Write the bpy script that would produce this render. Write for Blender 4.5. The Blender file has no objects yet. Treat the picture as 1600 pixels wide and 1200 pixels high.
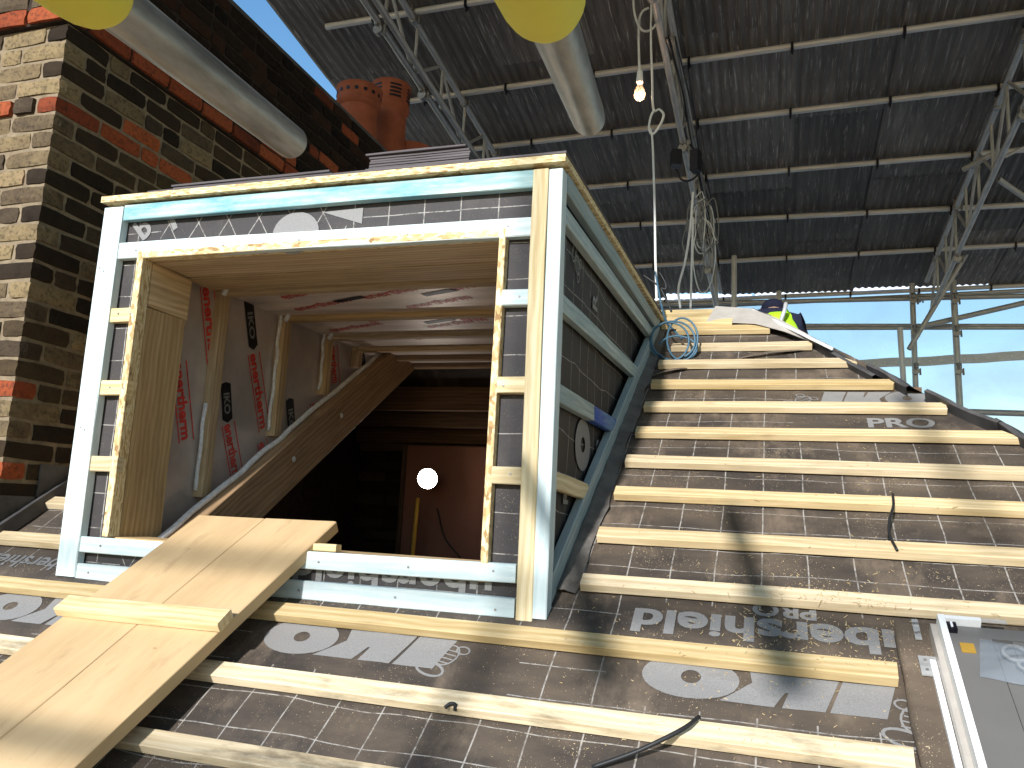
import bpy, bmesh, math, random
from math import sin, cos, tan, pi, radians, sqrt, floor
from mathutils import Vector, Matrix, noise
random.seed(7)
C = bpy.context.scene.collection
V = Vector

# ------------------------------------------------------------------ camera
F_PX = 1262.5
CAM = V((0.5053, -1.8517, 0.234))
_yaw, _pitch, _roll = -0.3194, 0.1599, 0.0512
FW = V((sin(_yaw)*cos(_pitch), cos(_yaw)*cos(_pitch), sin(_pitch)))
_r0 = V((cos(_yaw), -sin(_yaw), 0)); _u0 = _r0.cross(FW)
RT = cos(_roll)*_r0 + sin(_roll)*_u0
UP = -sin(_roll)*_r0 + cos(_roll)*_u0
cd = bpy.data.cameras.new('camera'); cam = bpy.data.objects.new('camera', cd); C.objects.link(cam)
cam.matrix_world = Matrix(((RT.x, UP.x, -FW.x, CAM.x), (RT.y, UP.y, -FW.y, CAM.y), (RT.z, UP.z, -FW.z, CAM.z), (0, 0, 0, 1)))
cd.sensor_width = 36; cd.lens = F_PX/1600*36; cd.clip_start = 0.02; cd.clip_end = 500
bpy.context.scene.camera = cam

# ------------------------------------------------------------------ world, sun, exposure
SUN_EL, SUN_AZ = radians(24.5), radians(7)       # the sun stands in front of the dormer, a little to its left
w = bpy.data.worlds.new('World'); bpy.context.scene.world = w; w.use_nodes = True
nt = w.node_tree; bg = nt.nodes['Background']
sk = nt.nodes.new('ShaderNodeTexSky'); sk.sky_type = 'NISHITA'; sk.sun_disc = False
sk.sun_elevation = SUN_EL; sk.sun_rotation = pi + SUN_AZ; sk.dust_density = 0.25; sk.ozone_density = 5.0; sk.air_density = 1.6
sh_ = nt.nodes.new('ShaderNodeHueSaturation'); sh_.inputs['Saturation'].default_value = 1.12; sh_.inputs['Value'].default_value = 1.12
nt.links.new(sk.outputs[0], sh_.inputs['Color']); nt.links.new(sh_.outputs[0], bg.inputs[0]); bg.inputs[1].default_value = 0.15
sd = bpy.data.lights.new('sun', 'SUN'); so = bpy.data.objects.new('sun', sd); C.objects.link(so)
sd.energy = 5.0; sd.angle = radians(2.4)   # low winter sun, softened by thin haze; sd.color = (1.0, 0.905, 0.775)
sdir = V((sin(SUN_AZ)*cos(SUN_EL), cos(SUN_AZ)*cos(SUN_EL), -sin(SUN_EL)))
so.rotation_euler = sdir.to_track_quat('-Z', 'Y').to_euler(); so.location = (-1, -8, 7)
vs = bpy.context.scene.view_settings
bpy.context.scene.display_settings.display_device = 'sRGB'
vs.view_transform = 'Standard'; vs.look = 'None'; vs.exposure = 0.35; vs.gamma = 1.0; vs.use_curve_mapping = False

# ------------------------------------------------------------------ surveying: sight lines meet the true planes of the place
SL = 0.5743; TS = tan(SL); CS = cos(SL); SS = sin(SL)
def ray(x, y): return (x-800)/F_PX*RT + (600-y)/F_PX*UP + FW
def on(x, y, n, p):
    v = ray(x, y); n = V(n); return CAM + v*(n.dot(V(p)-CAM)/n.dot(v))
def rf(x, y, h=0): return on(x, y, (0, -SS, CS), (0, -h*SS, h*CS))
def fy(x, y, Y=0): return on(x, y, (0, 1, 0), (0, Y, 0))
def fx(x, y, X=0): return on(x, y, (1, 0, 0), (X, 0, 0))
def tin(x, y, dz=0): return on(x, y, (0, .145, 1), (0, 0, 4.30+dz))
def R(u, v, h=0): return V((u, v*CS-h*SS, v*SS+h*CS))          # roof frame: along the eave, up the slope, out of it

# ------------------------------------------------------------------ materials
def N(t, typ, **kw):
    n = t.nodes.new(typ)
    for k, v in kw.items():
        if k.startswith('i_'):
            n.inputs[int(k[2:])].default_value = v
        else: setattr(n, k, v)
    return n
def newmat(name, rough=.7, metal=0, spec=.3):
    m = bpy.data.materials.new(name); m.use_nodes = True; t = m.node_tree; b = t.nodes['Principled BSDF']
    b.inputs['Roughness'].default_value = rough; b.inputs['Metallic'].default_value = metal
    b.inputs['Specular IOR Level'].default_value = spec
    return m, t, b
def ramp(t, fac, stops):
    r = N(t, 'ShaderNodeValToRGB'); e = r.color_ramp.elements
    while len(e) < len(stops): e.new(.5)
    for k, (p, c) in enumerate(stops): e[k].position = p; e[k].color = (*c, 1) if len(c) == 3 else c
    t.links.new(fac, r.inputs[0]); return r
def mixc(t, fac, a, b, mode='MIX'):
    m = N(t, 'ShaderNodeMix', data_type='RGBA', blend_type=mode)
    for s, v in ((0, fac), (6, a), (7, b)):
        if hasattr(v, 'is_linked'): t.links.new(v, m.inputs[s])
        else: m.inputs[s].default_value = v if s == 0 else ((*v, 1) if len(v) == 3 else v)
    return m.outputs[2]
def mth(t, op, a, b=None, c=None, clamp=False):
    m = N(t, 'ShaderNodeMath', operation=op, use_clamp=clamp)
    for k, v in enumerate((a, b, c)):
        if v is None: continue
        if hasattr(v, 'is_linked'): t.links.new(v, m.inputs[k])
        else: m.inputs[k].default_value = v
    return m.outputs[0]
def noi(t, vec, scale, detail=4, rough=.55, dist=0):
    n = N(t, 'ShaderNodeTexNoise'); n.inputs['Scale'].default_value = scale; n.inputs['Detail'].default_value = detail
    n.inputs['Roughness'].default_value = rough; n.inputs['Distortion'].default_value = dist
    t.links.new(vec, n.inputs['Vector']); return n.outputs['Fac']
def mapping(t, vec, scale, loc=(0, 0, 0)):
    m = N(t, 'ShaderNodeMapping'); m.inputs['Scale'].default_value = scale; m.inputs['Location'].default_value = loc
    t.links.new(vec, m.inputs['Vector']); return m.outputs[0]
def objvec(t, spread=7.0):
    tc = N(t, 'ShaderNodeTexCoord'); oi = N(t, 'ShaderNodeObjectInfo')
    s = N(t, 'ShaderNodeVectorMath', operation='SCALE'); s.inputs[0].default_value = (spread, spread*.7, spread*.4); t.links.new(oi.outputs['Random'], s.inputs[3])
    a = N(t, 'ShaderNodeVectorMath', operation='ADD'); t.links.new(tc.outputs['Object'], a.inputs[0]); t.links.new(s.outputs[0], a.inputs[1])
    return a.outputs[0], oi.outputs['Random'], tc
def bump(t, b, h, strength=.3, dist=.002):
    n = N(t, 'ShaderNodeBump'); n.inputs['Strength'].default_value = strength; n.inputs['Distance'].default_value = dist
    t.links.new(h, n.inputs['Height']); t.links.new(n.outputs[0], b.inputs['Normal'])

def wood(name, light, dark, knot=(.16, .07, .02), stain=None, stain_amt=0, rough=.65, grain=1.0, dirty=0.0, bumpy=.35):
    m, t, b = newmat(name, rough)
    v, rnd, tc = objvec(t)
    g1 = noi(t, mapping(t, v, (2.2, 48, 48)), 1.0, 5, .65, .9)
    g2 = noi(t, mapping(t, v, (7, 300, 300)), 1.0, 3, .6)
    wv = N(t, 'ShaderNodeTexWave', wave_type='BANDS', bands_direction='Y'); wv.inputs['Scale'].default_value = 16*grain
    wv.inputs['Distortion'].default_value = 7; wv.inputs['Detail'].default_value = 3; wv.inputs['Detail Scale'].default_value = .6
    t.links.new(mapping(t, v, (.35, 1, 1.0)), wv.inputs['Vector'])
    f = mth(t, 'ADD', mth(t, 'MULTIPLY', g1, .60), mth(t, 'ADD', mth(t, 'MULTIPLY', g2, .27), mth(t, 'MULTIPLY', wv.outputs['Fac'], .13)))
    col = ramp(t, f, [(.36, dark), (.50, tuple((a+c)/2 for a, c in zip(light, dark))), (.62, light)]).outputs[0]
    # tone differs from piece to piece
    hs = N(t, 'ShaderNodeHueSaturation'); t.links.new(col, hs.inputs['Color'])
    t.links.new(mth(t, 'ADD', mth(t, 'MULTIPLY', rnd, .35), .82), hs.inputs['Value'])
    t.links.new(mth(t, 'ADD', mth(t, 'MULTIPLY', mth(t, 'FRACT', mth(t, 'MULTIPLY', rnd, 17.0)), .3), .85), hs.inputs['Saturation'])
    col = hs.outputs[0]
    # knots
    vo = N(t, 'ShaderNodeTexVoronoi', feature='F1'); vo.inputs['Scale'].default_value = 3.1; vo.inputs['Randomness'].default_value = 1
    t.links.new(mapping(t, v, (.8, 1.6, 1.6)), vo.inputs['Vector'])
    kn = ramp(t, vo.outputs['Distance'], [(.0, (1, 1, 1)), (.028, (.9, .9, .9)), (.05, (.35, .35, .35)), (.085, (0, 0, 0))]).outputs[0]
    col = mixc(t, mth(t, 'MULTIPLY', kn, .85), col, knot)
    if stain:
        sn = noi(t, mapping(t, v, (5, 22, 22)), 1.0, 5, .65)
        sf = ramp(t, sn, [(.36, (0, 0, 0)), (.62, (1, 1, 1))]).outputs[0]
        spk = noi(t, mapping(t, v, (60, 260, 260)), 1, 2)
        sf2 = mth(t, 'MULTIPLY', mth(t, 'MULTIPLY', sf, stain_amt), mth(t, 'ADD', mth(t, 'MULTIPLY', spk, 1.1), .4), clamp=True)
        col = mixc(t, sf2, col, stain)
    if dirty:
        dn = noi(t, mapping(t, v, (4, 14, 14)), 1.0, 6, .7)
        df = ramp(t, dn, [(.5, (0, 0, 0)), (.72, (1, 1, 1))]).outputs[0]
        col = mixc(t, mth(t, 'MULTIPLY', df, dirty), col, (.05, .035, .02))
    t.links.new(col, b.inputs['Base Color'])
    bump(t, b, f, bumpy, .002)
    return m
M = {}
M['batten'] = wood('fresh_softwood', (.68, .53, .315), (.48, .345, .17), dirty=.25)
M['batten_old'] = wood('weathered_softwood', (.72, .59, .38), (.54, .40, .22), dirty=.85)
M['white'] = wood('pale_treated_softwood', (.70, .735, .70), (.54, .61, .59), stain=(.36, .50, .54), stain_amt=.4, knot=(.28, .24, .17))
M['blue'] = wood('blue_treated_softwood', (.56, .68, .62), (.30, .44, .42), stain=(.12, .33, .40), stain_amt=.85, knot=(.25, .33, .3))
M['cobalt'] = wood('cobalt_treated_softwood', (.24, .36, .52), (.12, .2, .36), stain=(.02, .07, .36), stain_amt=1.2)
M['grey'] = wood('grey_treated_softwood', (.50, .55, .51), (.30, .35, .33), stain=(.22, .32, .35), stain_amt=.55, knot=(.2, .2, .15))
M['post'] = wood('yellow_softwood_post', (.72, .59, .36), (.52, .38, .18))
M['lining'] = wood('brown_lining_timber', (.64, .46, .25), (.40, .26, .12), dirty=.2)
M['rafter'] = wood('aged_rafter_timber', (.40, .26, .14), (.23, .135, .065), dirty=.4)
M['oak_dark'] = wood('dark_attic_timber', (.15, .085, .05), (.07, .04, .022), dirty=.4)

def make_ply():
    m, t, b = newmat('smooth_tan_board', .6)
    v, rnd, tc = objvec(t, 3)
    n1 = noi(t, mapping(t, v, (2, 9, 9)), 1, 5, .6, .5); n2 = noi(t, v, 3.5, 5, .65); n3 = noi(t, mapping(t, v, (20, 160, 160)), 1, 2)
    f = mth(t, 'ADD', mth(t, 'MULTIPLY', n1, .6), mth(t, 'ADD', mth(t, 'MULTIPLY', n2, .25), mth(t, 'MULTIPLY', n3, .15)))
    col = ramp(t, f, [(.3, (.42, .275, .135)), (.5, (.52, .355, .185)), (.7, (.58, .41, .225))]).outputs[0]
    d = ramp(t, noi(t, mapping(t, v, (4, 11, 11), (3, 1, 0)), 1, 6, .7), [(.60, (0, 0, 0)), (.78, (1, 1, 1))]).outputs[0]
    col = mixc(t, mth(t, 'MULTIPLY', d, .5), col, (.20, .11, .045))
    vo = N(t, 'ShaderNodeTexVoronoi'); vo.inputs['Scale'].default_value = 16; t.links.new(mapping(t, v, (1, .5, .5)), vo.inputs['Vector'])
    k = ramp(t, vo.outputs['Distance'], [(0, (1, 1, 1)), (.035, (1, 1, 1)), (.06, (0, 0, 0))]).outputs[0]
    col = mixc(t, mth(t, 'MULTIPLY', k, .35), col, (.16, .08, .03))
    t.links.new(col, b.inputs['Base Color']); bump(t, b, f, .2, .002); return m
M['ply'] = make_ply()
def make_osb():
    m, t, b = newmat('chip_board', .75)
    v, rnd, tc = objvec(t, 3)
    vo = N(t, 'ShaderNodeTexVoronoi'); vo.inputs['Scale'].default_value = 120; t.links.new(mapping(t, v, (.5, 1, 2.2)), vo.inputs['Vector'])
    sp = N(t, 'ShaderNodeSeparateColor'); t.links.new(vo.outputs['Color'], sp.inputs[0])
    n = noi(t, v, 9, 4)
    f = mth(t, 'ADD', mth(t, 'MULTIPLY', sp.outputs[0], .6), mth(t, 'MULTIPLY', n, .5))
    col = ramp(t, f, [(.18, (.22, .11, .04)), (.38, (.55, .38, .17)), (.75, (.78, .64, .38))]).outputs[0]
    t.links.new(col, b.inputs['Base Color']); bump(t, b, f, .5, .003); return m
M['osb'] = make_osb()

def make_membrane(name, base, dust, grid=(.105, .092), clear=(), off=(0, 0), flecks=.5, dustamt=.6, wav=.008, diag=None):
    """woven underlay with a printed grid of pale lines; object x,y run over the sheet; no lines inside the 'clear' boxes"""
    m, t, b = newmat(name, .62, 0, .35)
    tc = N(t, 'ShaderNodeTexCoord'); ov = tc.outputs['Object']
    n1 = noi(t, ov, 2.3, 5, .6); n2 = noi(t, mapping(t, ov, (3, 9, 9)), 1, 5, .65)
    nn = N(t, 'ShaderNodeTexNoise'); nn.inputs['Scale'].default_value = 3.1; nn.inputs['Detail'].default_value = 2; t.links.new(ov, nn.inputs['Vector'])
    sep = N(t, 'ShaderNodeSeparateXYZ'); t.links.new(ov, sep.inputs[0])
    dx = mth(t, 'MULTIPLY', mth(t, 'SUBTRACT', nn.outputs['Fac'], .5), wav*2)
    nn2 = noi(t, mapping(t, ov, (1, 1, 1), (5, 3, 0)), 2.7, 2)
    dy = mth(t, 'MULTIPLY', mth(t, 'SUBTRACT', nn2, .5), wav*5)
    X = mth(t, 'ADD', sep.outputs[0], dx); Y = mth(t, 'ADD', sep.outputs[1], dy)
    gx, gy = grid
    def line(c, g, o, wd):
        fr = mth(t, 'FRACT', mth(t, 'DIVIDE', mth(t, 'ADD', c, 50*g+o), g))
        return mth(t, 'LESS_THAN', mth(t, 'ABSOLUTE', mth(t, 'SUBTRACT', fr, .5)), wd/g/2)
    L = mth(t, 'MAXIMUM', line(X, gx, off[0], .0032), line(Y, gy, off[1], .0026))
    if diag:
        s = mth(t, 'ADD', X, mth(t, 'MULTIPLY', Y, .62)); d = mth(t, 'SUBTRACT', X, mth(t, 'MULTIPLY', Y, .62))
        LD = mth(t, 'MAXIMUM', line(s, .105, 0, .0034), line(d, .105, .03, .0034))
        inb = mth(t, 'MULTIPLY', mth(t, 'GREATER_THAN', sep.outputs[0], diag[0]), mth(t, 'LESS_THAN', sep.outputs[0], diag[1]))
        L = mth(t, 'ADD', mth(t, 'MULTIPLY', LD, inb), mth(t, 'MULTIPLY', L, mth(t, 'SUBTRACT', 1, inb)))
    for (x0, x1, y0, y1) in clear:
        a = mth(t, 'MULTIPLY', mth(t, 'GREATER_THAN', sep.outputs[0], x0), mth(t, 'LESS_THAN', sep.outputs[0], x1))
        c = mth(t, 'MULTIPLY', mth(t, 'GREATER_THAN', Y, y0), mth(t, 'LESS_THAN', Y, y1))
        L = mth(t, 'MULTIPLY', L, mth(t, 'SUBTRACT', 1, mth(t, 'MULTIPLY', a, c)))
    wear = ramp(t, noi(t, ov, 40, 4, .7), [(.36, (.15, .15, .15)), (.55, (1, 1, 1))]).outputs[0]
    fac = mth(t, 'MULTIPLY', L, mth(t, 'MULTIPLY', wear, .75))
    df = ramp(t, mth(t, 'ADD', mth(t, 'MULTIPLY', n1, .5), mth(t, 'MULTIPLY', n2, .5)), [(.42, (0, 0, 0)), (.62, (1, 1, 1))]).outputs[0]
    col = mixc(t, mth(t, 'MULTIPLY', df, dustamt), base, dust)
    col = mixc(t, fac, col, (.42, .39, .35))
    # sawdust: tiny pale flecks gathered in patches
    fn = noi(t, mapping(t, ov, (420, 260, 300)), 1, 1, .5)
    pn = noi(t, mapping(t, ov, (1, 1.6, 1), (2, 7, 0)), 4.5, 4, .7)
    ff = mth(t, 'MULTIPLY', mth(t, 'GREATER_THAN', mth(t, 'ADD', fn, mth(t, 'MULTIPLY', pn, .42)), .955), flecks)
    col = mixc(t, ff, col, (.55, .43, .27))
    sm = ramp(t, noi(t, mapping(t, ov, (5, 2.5, 3), (1, 2, 0)), 1, 6, .72), [(.52, (0, 0, 0)), (.72, (1, 1, 1))]).outputs[0]
    col = mixc(t, mth(t, 'MULTIPLY', sm, .7*dustamt), col, tuple(min(1, c*2.1) for c in dust))
    t.links.new(col, b.inputs['Base Color'])
    wvn = noi(t, mapping(t, ov, (26, 26, 26)), 1, 3, .6)
    bb = mth(t, 'ADD', mth(t, 'MULTIPLY', wvn, .7), noi(t, ov, 520, 1))
    bump(t, b, bb, .35, .003)
    return m
CLEAR = [(.17, .98, -.215, .10), (-.70, -.02, -.235, -.03), (-1.9, -1.3, -.25, .02), (.56, 1.5, .98, 1.42)]
M['mem'] = make_membrane('roof_underlay', (.046, .037, .031), (.135, .100, .070), clear=CLEAR, dustamt=.8, flecks=.9)
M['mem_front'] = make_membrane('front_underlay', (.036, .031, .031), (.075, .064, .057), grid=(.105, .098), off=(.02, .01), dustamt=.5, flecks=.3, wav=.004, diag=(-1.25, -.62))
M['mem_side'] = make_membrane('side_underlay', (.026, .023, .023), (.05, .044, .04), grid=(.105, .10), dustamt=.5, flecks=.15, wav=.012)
M['mem_plain'] = make_membrane('collar_underlay', (.082, .062, .046), (.17, .125, .085), grid=(9, 9), off=(3, 3), dustamt=.8, flecks=.9)

def simple(name, col, rough=.6, metal=0, spec=.3, var=.25, scale=20, b_=.2, trans=0, streak=None):
    m, t, b = newmat(name, rough, metal, spec); v, rnd, tc = objvec(t, 4)
    f = noi(t, mapping(t, v, streak) if streak else v, 1 if streak else scale, 5, .65)
    c = ramp(t, f, [(.3, tuple(c*(1-var) for c in col)), (.7, tuple(min(1, c*(1+var)) for c in col))]).outputs[0]
    t.links.new(c, b.inputs['Base Color']); bump(t, b, f, b_, .002)
    if trans: b.inputs['Transmission Weight'].default_value = trans
    return m
M['print'] = simple('pale_grey_print', (.225, .215, .205), .6, var=.22, scale=380)
M['redprint'] = simple('red_print', (.62, .05, .035), .5, var=.3)
M['blackprint'] = simple('black_print', (.012, .011, .012), .5, var=.3)
M['foil'] = simple('brown_foil_facing', (.60, .53, .475), .36, .45, .4, var=.18, scale=5, b_=.15)
M['foil_top'] = simple('ceiling_foil_facing', (.78, .66, .56), .45, .15, .4, var=.3, streak=(2, 14, 5), b_=.2)
M['foam'] = simple('white_gap_foam', (.72, .70, .66), .9, var=.2, scale=60, b_=1.0)
M['galv'] = simple('galvanised_steel', (.42, .41, .395), .42, .3, .5, var=.28, streak=(9, 60, 60), b_=.1)
M['galv_dull'] = simple('dull_scaffold_steel', (.60, .58, .555), .5, .2, .4, var=.3, streak=(3, 40, 40), b_=.1)
M['galv_old'] = simple('old_galvanised_steel', (.27, .255, .235), .40, .45, .5, var=.35, streak=(9, 50, 50), b_=.15)
M['coupler'] = simple('coupler_steel', (.30, .29, .28), .5, .7, .4, var=.4, scale=60)
M['yellow'] = simple('yellow_foam', (.74, .64, .085), .7, 0, .2, var=.06, scale=5, b_=.1)
M['lap'] = simple('creased_underlay', (.14, .125, .11), .38, 0, .5, var=.4, scale=16, b_=.8)
M['band'] = simple('pale_reinforced_band', (.62, .64, .66), .6, var=.1)
M['terracotta'] = simple('terracotta', (.27, .075, .035), .75, 0, .2, var=.2, scale=9)
M['lead'] = simple('dark_lead', (.085, .08, .078), .6, .2, .3, var=.35, scale=12)
M['slate'] = simple('dark_slate_sheet', (.105, .09, .09), .75, 0, .2, var=.35, streak=(6, 90, 200), b_=.5)
M['cable_white'] = simple('white_cable', (.72, .70, .66), .5, var=.08)
M['cable_grey'] = simple('grey_cable', (.25, .24, .225), .5, var=.1)
M['cable_black'] = simple('black_cable', (.02, .02, .02), .5, var=.1)
M['hose'] = simple('blue_hose', (.055, .13, .19), .4, var=.15)
M['black'] = simple('black_plastic', (.012, .011, .016), .4, var=.2)
M['pvc'] = simple('white_coated_frame', (.80, .79, .77), .4, var=.05)
M['alu'] = simple('beige_aluminium', (.55, .50, .44), .4, .3, var=.1)
M['sash'] = simple('grey_sash', (.15, .142, .132), .45, .1, .4, var=.06, scale=6, b_=.05)
M['orange'] = simple('orange_sticker', (.36, .21, .035), .5, var=.15)
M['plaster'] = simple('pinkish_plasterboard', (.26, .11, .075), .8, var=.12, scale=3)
M['poleyel'] = simple('yellow_pole', (.60, .33, .04), .5, var=.1)
M['skin'] = simple('skin', (.45, .27, .19), .6, var=.08)
M['navy'] = simple('navy_cloth', (.010, .012, .030), .9, var=.3, scale=60)
M['lime'] = simple('lime_hi_vis', (.36, .62, .02), .7, var=.12, scale=30)
M['silver'] = simple('reflective_band', (.55, .56, .56), .35, .4, var=.1)
M['ground'] = simple('pavement_ground', (.17, .165, .15), .9, var=.3, scale=.5)
M['deck'] = simple('scaffold_boards', (.34, .25, .15), .8, var=.35, streak=(2, 30, 30))
M['render'] = simple('painted_render', (.45, .42, .37), .9, var=.12, scale=3)
M['mortar'] = simple('lime_mortar', (.22, .168, .11), .95, 0, .1, var=.3, scale=26, b_=.9)
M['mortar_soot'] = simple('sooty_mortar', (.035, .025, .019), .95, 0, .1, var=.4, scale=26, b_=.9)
M['glass'] = simple('dark_glazing', (.03, .045, .04), .06, 0, .8, var=.1)

def make_brick(name, stops, soot=0):
    m, t, b = newmat(name, .92, 0, .15)
    v, rnd, tc = objvec(t, 9); geo = N(t, 'ShaderNodeNewGeometry')
    r = mth(t, 'FRACT', mth(t, 'ADD', rnd, mth(t, 'MULTIPLY', geo.outputs['Random Per Island'], 1.0)))
    n = noi(t, v, 14, 6, .7); n2 = noi(t, v, 70, 4, .7)
    f = mth(t, 'ADD', mth(t, 'MULTIPLY', r, .62), mth(t, 'ADD', mth(t, 'MULTIPLY', n, .55), -.12))
    col = ramp(t, f, stops).outputs[0]
    p = ramp(t, n2, [(.36, (1, 1, 1)), (.5, (0, 0, 0))]).outputs[0]
    col = mixc(t, mth(t, 'MULTIPLY', p, .6), col, (.03, .022, .015))
    if soot: col = mixc(t, soot, col, (.012, .009, .008))
    t.links.new(col, b.inputs['Base Color'])
    bump(t, b, mth(t, 'ADD', mth(t, 'MULTIPLY', n, .6), mth(t, 'MULTIPLY', n2, .6)), 1.0, .006); return m
stock = [(.12, (.04, .028, .019)), (.38, (.085, .060, .037)), (.56, (.155, .110, .060)), (.74, (.24, .175, .09)), (.92, (.31, .19, .12))]
M['brick'] = make_brick('stock_brick', stock)
M['brick_dark'] = make_brick('dark_stock_brick', [(.1, (.014, .010, .007)), (.45, (.034, .022, .013)), (.7, (.062, .042, .022)), (.95, (.10, .065, .033))])
M['brick_red'] = make_brick('red_brick', [(.2, (.10, .024, .012)), (.5, (.25, .055, .022)), (.8, (.36, .09, .032))])
M['brick_soot'] = make_brick('sooty_brick', [(.2, (.007, .004, .003)), (.6, (.018, .010, .006)), (.9, (.06, .02, .01))])

def make_tin():
    m, t, b = newmat('corrugated_steel', .6, .1, .3)
    v, rnd, tc = objvec(t, 9)
    s1 = noi(t, mapping(t, v, (22, 1.1, 1)), 1, 5, .65); s2 = noi(t, mapping(t, v, (70, 3.2, 1)), 1, 4, .7); lo = noi(t, v, .9, 3)
    col = ramp(t, mth(t, 'ADD', mth(t, 'MULTIPLY', s1, .6), mth(t, 'MULTIPLY', lo, .4)), [(.35, (.085, .073, .062)), (.55, (.165, .144, .123)), (.75, (.31, .275, .235))]).outputs[0]
    st = ramp(t, s2, [(.57, (0, 0, 0)), (.70, (1, 1, 1))]).outputs[0]
    col = mixc(t, mth(t, 'MULTIPLY', st, .75), col, (.62, .56, .49))
    t.links.new(mth(t, 'ADD', mth(t, 'MULTIPLY', rnd, .7), .65), (hs := N(t, 'ShaderNodeHueSaturation')).inputs['Value'])
    t.links.new(col, hs.inputs['Color']); t.links.new(hs.outputs[0], b.inputs['Base Color'])
    return m
M['tin'] = make_tin()
def make_sheet():
    m = bpy.data.materials.new('translucent_sheeting'); m.use_nodes = True; t = m.node_tree
    t.nodes.clear(); o = N(t, 'ShaderNodeOutputMaterial'); tr = N(t, 'ShaderNodeBsdfTransparent'); tl = N(t, 'ShaderNodeBsdfTranslucent'); df = N(t, 'ShaderNodeBsdfDiffuse')
    tr.inputs[0].default_value = (1, .97, .97, 1); tl.inputs[0].default_value = (.97, .98, 1, 1); df.inputs[0].default_value = (.75, .78, .8, 1)
    tc = N(t, 'ShaderNodeTexCoord'); n = noi(t, mapping(t, tc.outputs['Object'], (.8, 1, 1.4)), 1, 5, .6, .7)
    a = N(t, 'ShaderNodeMixShader'); t.links.new(ramp(t, n, [(.35, (.15, .15, .15)), (.65, (.45, .45, .45))]).outputs[0], a.inputs[0]); t.links.new(tr.outputs[0], a.inputs[1]); t.links.new(tl.outputs[0], a.inputs[2])
    c = N(t, 'ShaderNodeMixShader'); c.inputs[0].default_value = .08; t.links.new(a.outputs[0], c.inputs[1]); t.links.new(df.outputs[0], c.inputs[2])
    t.links.new(c.outputs[0], o.inputs[0]); return m
M['sheet'] = make_sheet()
def emis(name, col, s):
    m = bpy.data.materials.new(name); m.use_nodes = True; b = m.node_tree.nodes['Principled BSDF']
    b.inputs['Base Color'].default_value = (*col, 1); b.inputs['Emission Color'].default_value = (*col, 1); b.inputs['Emission Strength'].default_value = s; return m
M['glow'] = emis('glowing_filament', (1, .74, .52), 70); M['led'] = emis('lit_lamp_face', (1, .93, .85), 40)
def glassm(name, col, rough, alpha):
    m = bpy.data.materials.new(name); m.use_nodes = True; b = m.node_tree.nodes['Principled BSDF']
    b.inputs['Base Color'].default_value = (*col, 1); b.inputs['Roughness'].default_value = rough; b.inputs['Alpha'].default_value = alpha
    b.inputs['Specular IOR Level'].default_value = .8; return m
M['bulbglass'] = glassm('clear_bulb_glass', (.95, .75, .6), .05, .22)
M['bag'] = glassm('clear_plastic_bag', (.30, .34, .38), .10, .38)

# ------------------------------------------------------------------ helpers
def link(name, me, mat, parent=None, loc=None, label=None, cat=None, group=None, kind=None):
    o = bpy.data.objects.new(name, me); C.objects.link(o)
    if mat is not None and me is not None and len(me.materials) == 0: me.materials.append(mat)
    if parent: o.parent = parent
    if loc is not None: o.location = V(loc) - (V(parent.matrix_world.translation) if parent else V((0, 0, 0)))
    tag(o, label, cat, group, kind); return o
def tag(o, label=None, cat=None, group=None, kind=None):
    if label: o['label'] = label
    if cat: o['category'] = cat
    if group: o['group'] = group
    if kind: o['kind'] = kind
ORG = {}
def thing(name, label, cat, loc=(0, 0, 0), group=None):
    o = bpy.data.objects.new(name, None); C.objects.link(o); o.location = loc; o.empty_display_size = .1
    tag(o, label, cat, group); ORG[o.name] = V(loc); return o
def worg(p):
    o = V((0, 0, 0))
    while p is not None: o = o + p.location; p = p.parent
    return o
def place(o, mat4, parent):
    """mat4 is the world matrix wanted"""
    if parent is not None:
        o.parent = parent; pm = ORG.get('M_'+parent.name)
        inv = pm.inverted() if pm is not None else Matrix.Translation(worg(parent)).inverted()
        o.matrix_local = inv @ mat4
    else: o.matrix_local = mat4
    ORG['M_'+o.name] = mat4.copy()
def frame(P, X, Y=None, Z=None):
    X = V(X).normalized()
    if Z is None: Z = X.cross(V(Y)).normalized(); Y = Z.cross(X)
    else: Z = (V(Z) - V(Z).dot(X)*X).normalized(); Y = Z.cross(X)
    return Matrix(((X.x, Y.x, Z.x, P[0]), (X.y, Y.y, Z.y, P[1]), (X.z, Y.z, Z.z, P[2]), (0, 0, 0, 1)))
def bar_mesh(name, l, w, t, seg=None, jit=.0008, bev=.0022, c0=0, c1=0, warp=.0015):
    """box along +x from 0..l, width w in y, thickness t in z (centred), chamfered; c0/c1 skew the end cuts"""
    seg = seg or max(1, min(8, int(l/.25)+1)); bev = min(bev, w*.2, t*.2); v = []; f = []
    hw, ht = w/2, t/2
    prof = [(-hw+bev, -ht), (hw-bev, -ht), (hw, -ht+bev), (hw, ht-bev), (hw-bev, ht), (-hw+bev, ht), (-hw, ht-bev), (-hw, -ht+bev)]
    ph = random.uniform(0, 6.28)
    for i in range(seg+1):
        s = i/seg; ox = sin(s*3.1+ph)*warp*min(1, l); oz = cos(s*2.3+ph)*warp*.3*min(1, l)
        for (y, z) in prof:
            x = s*l
            if i == 0: x += c0*y
            if i == seg: x += c1*y
            v.append((x, y+ox+random.uniform(-jit, jit), z+oz+random.uniform(-jit, jit)))
    for i in range(seg):
        for k in range(8):
            a = i*8+k; b2 = i*8+(k+1) % 8; f.append((a, a+8, b2+8, b2))
    f.append(tuple(range(8))); f.append(tuple(reversed([seg*8+k for k in range(8)])))
    me = bpy.data.meshes.new(name); me.from_pydata(v, [], [tuple(reversed(q)) for q in f]); me.update(); return me
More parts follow.
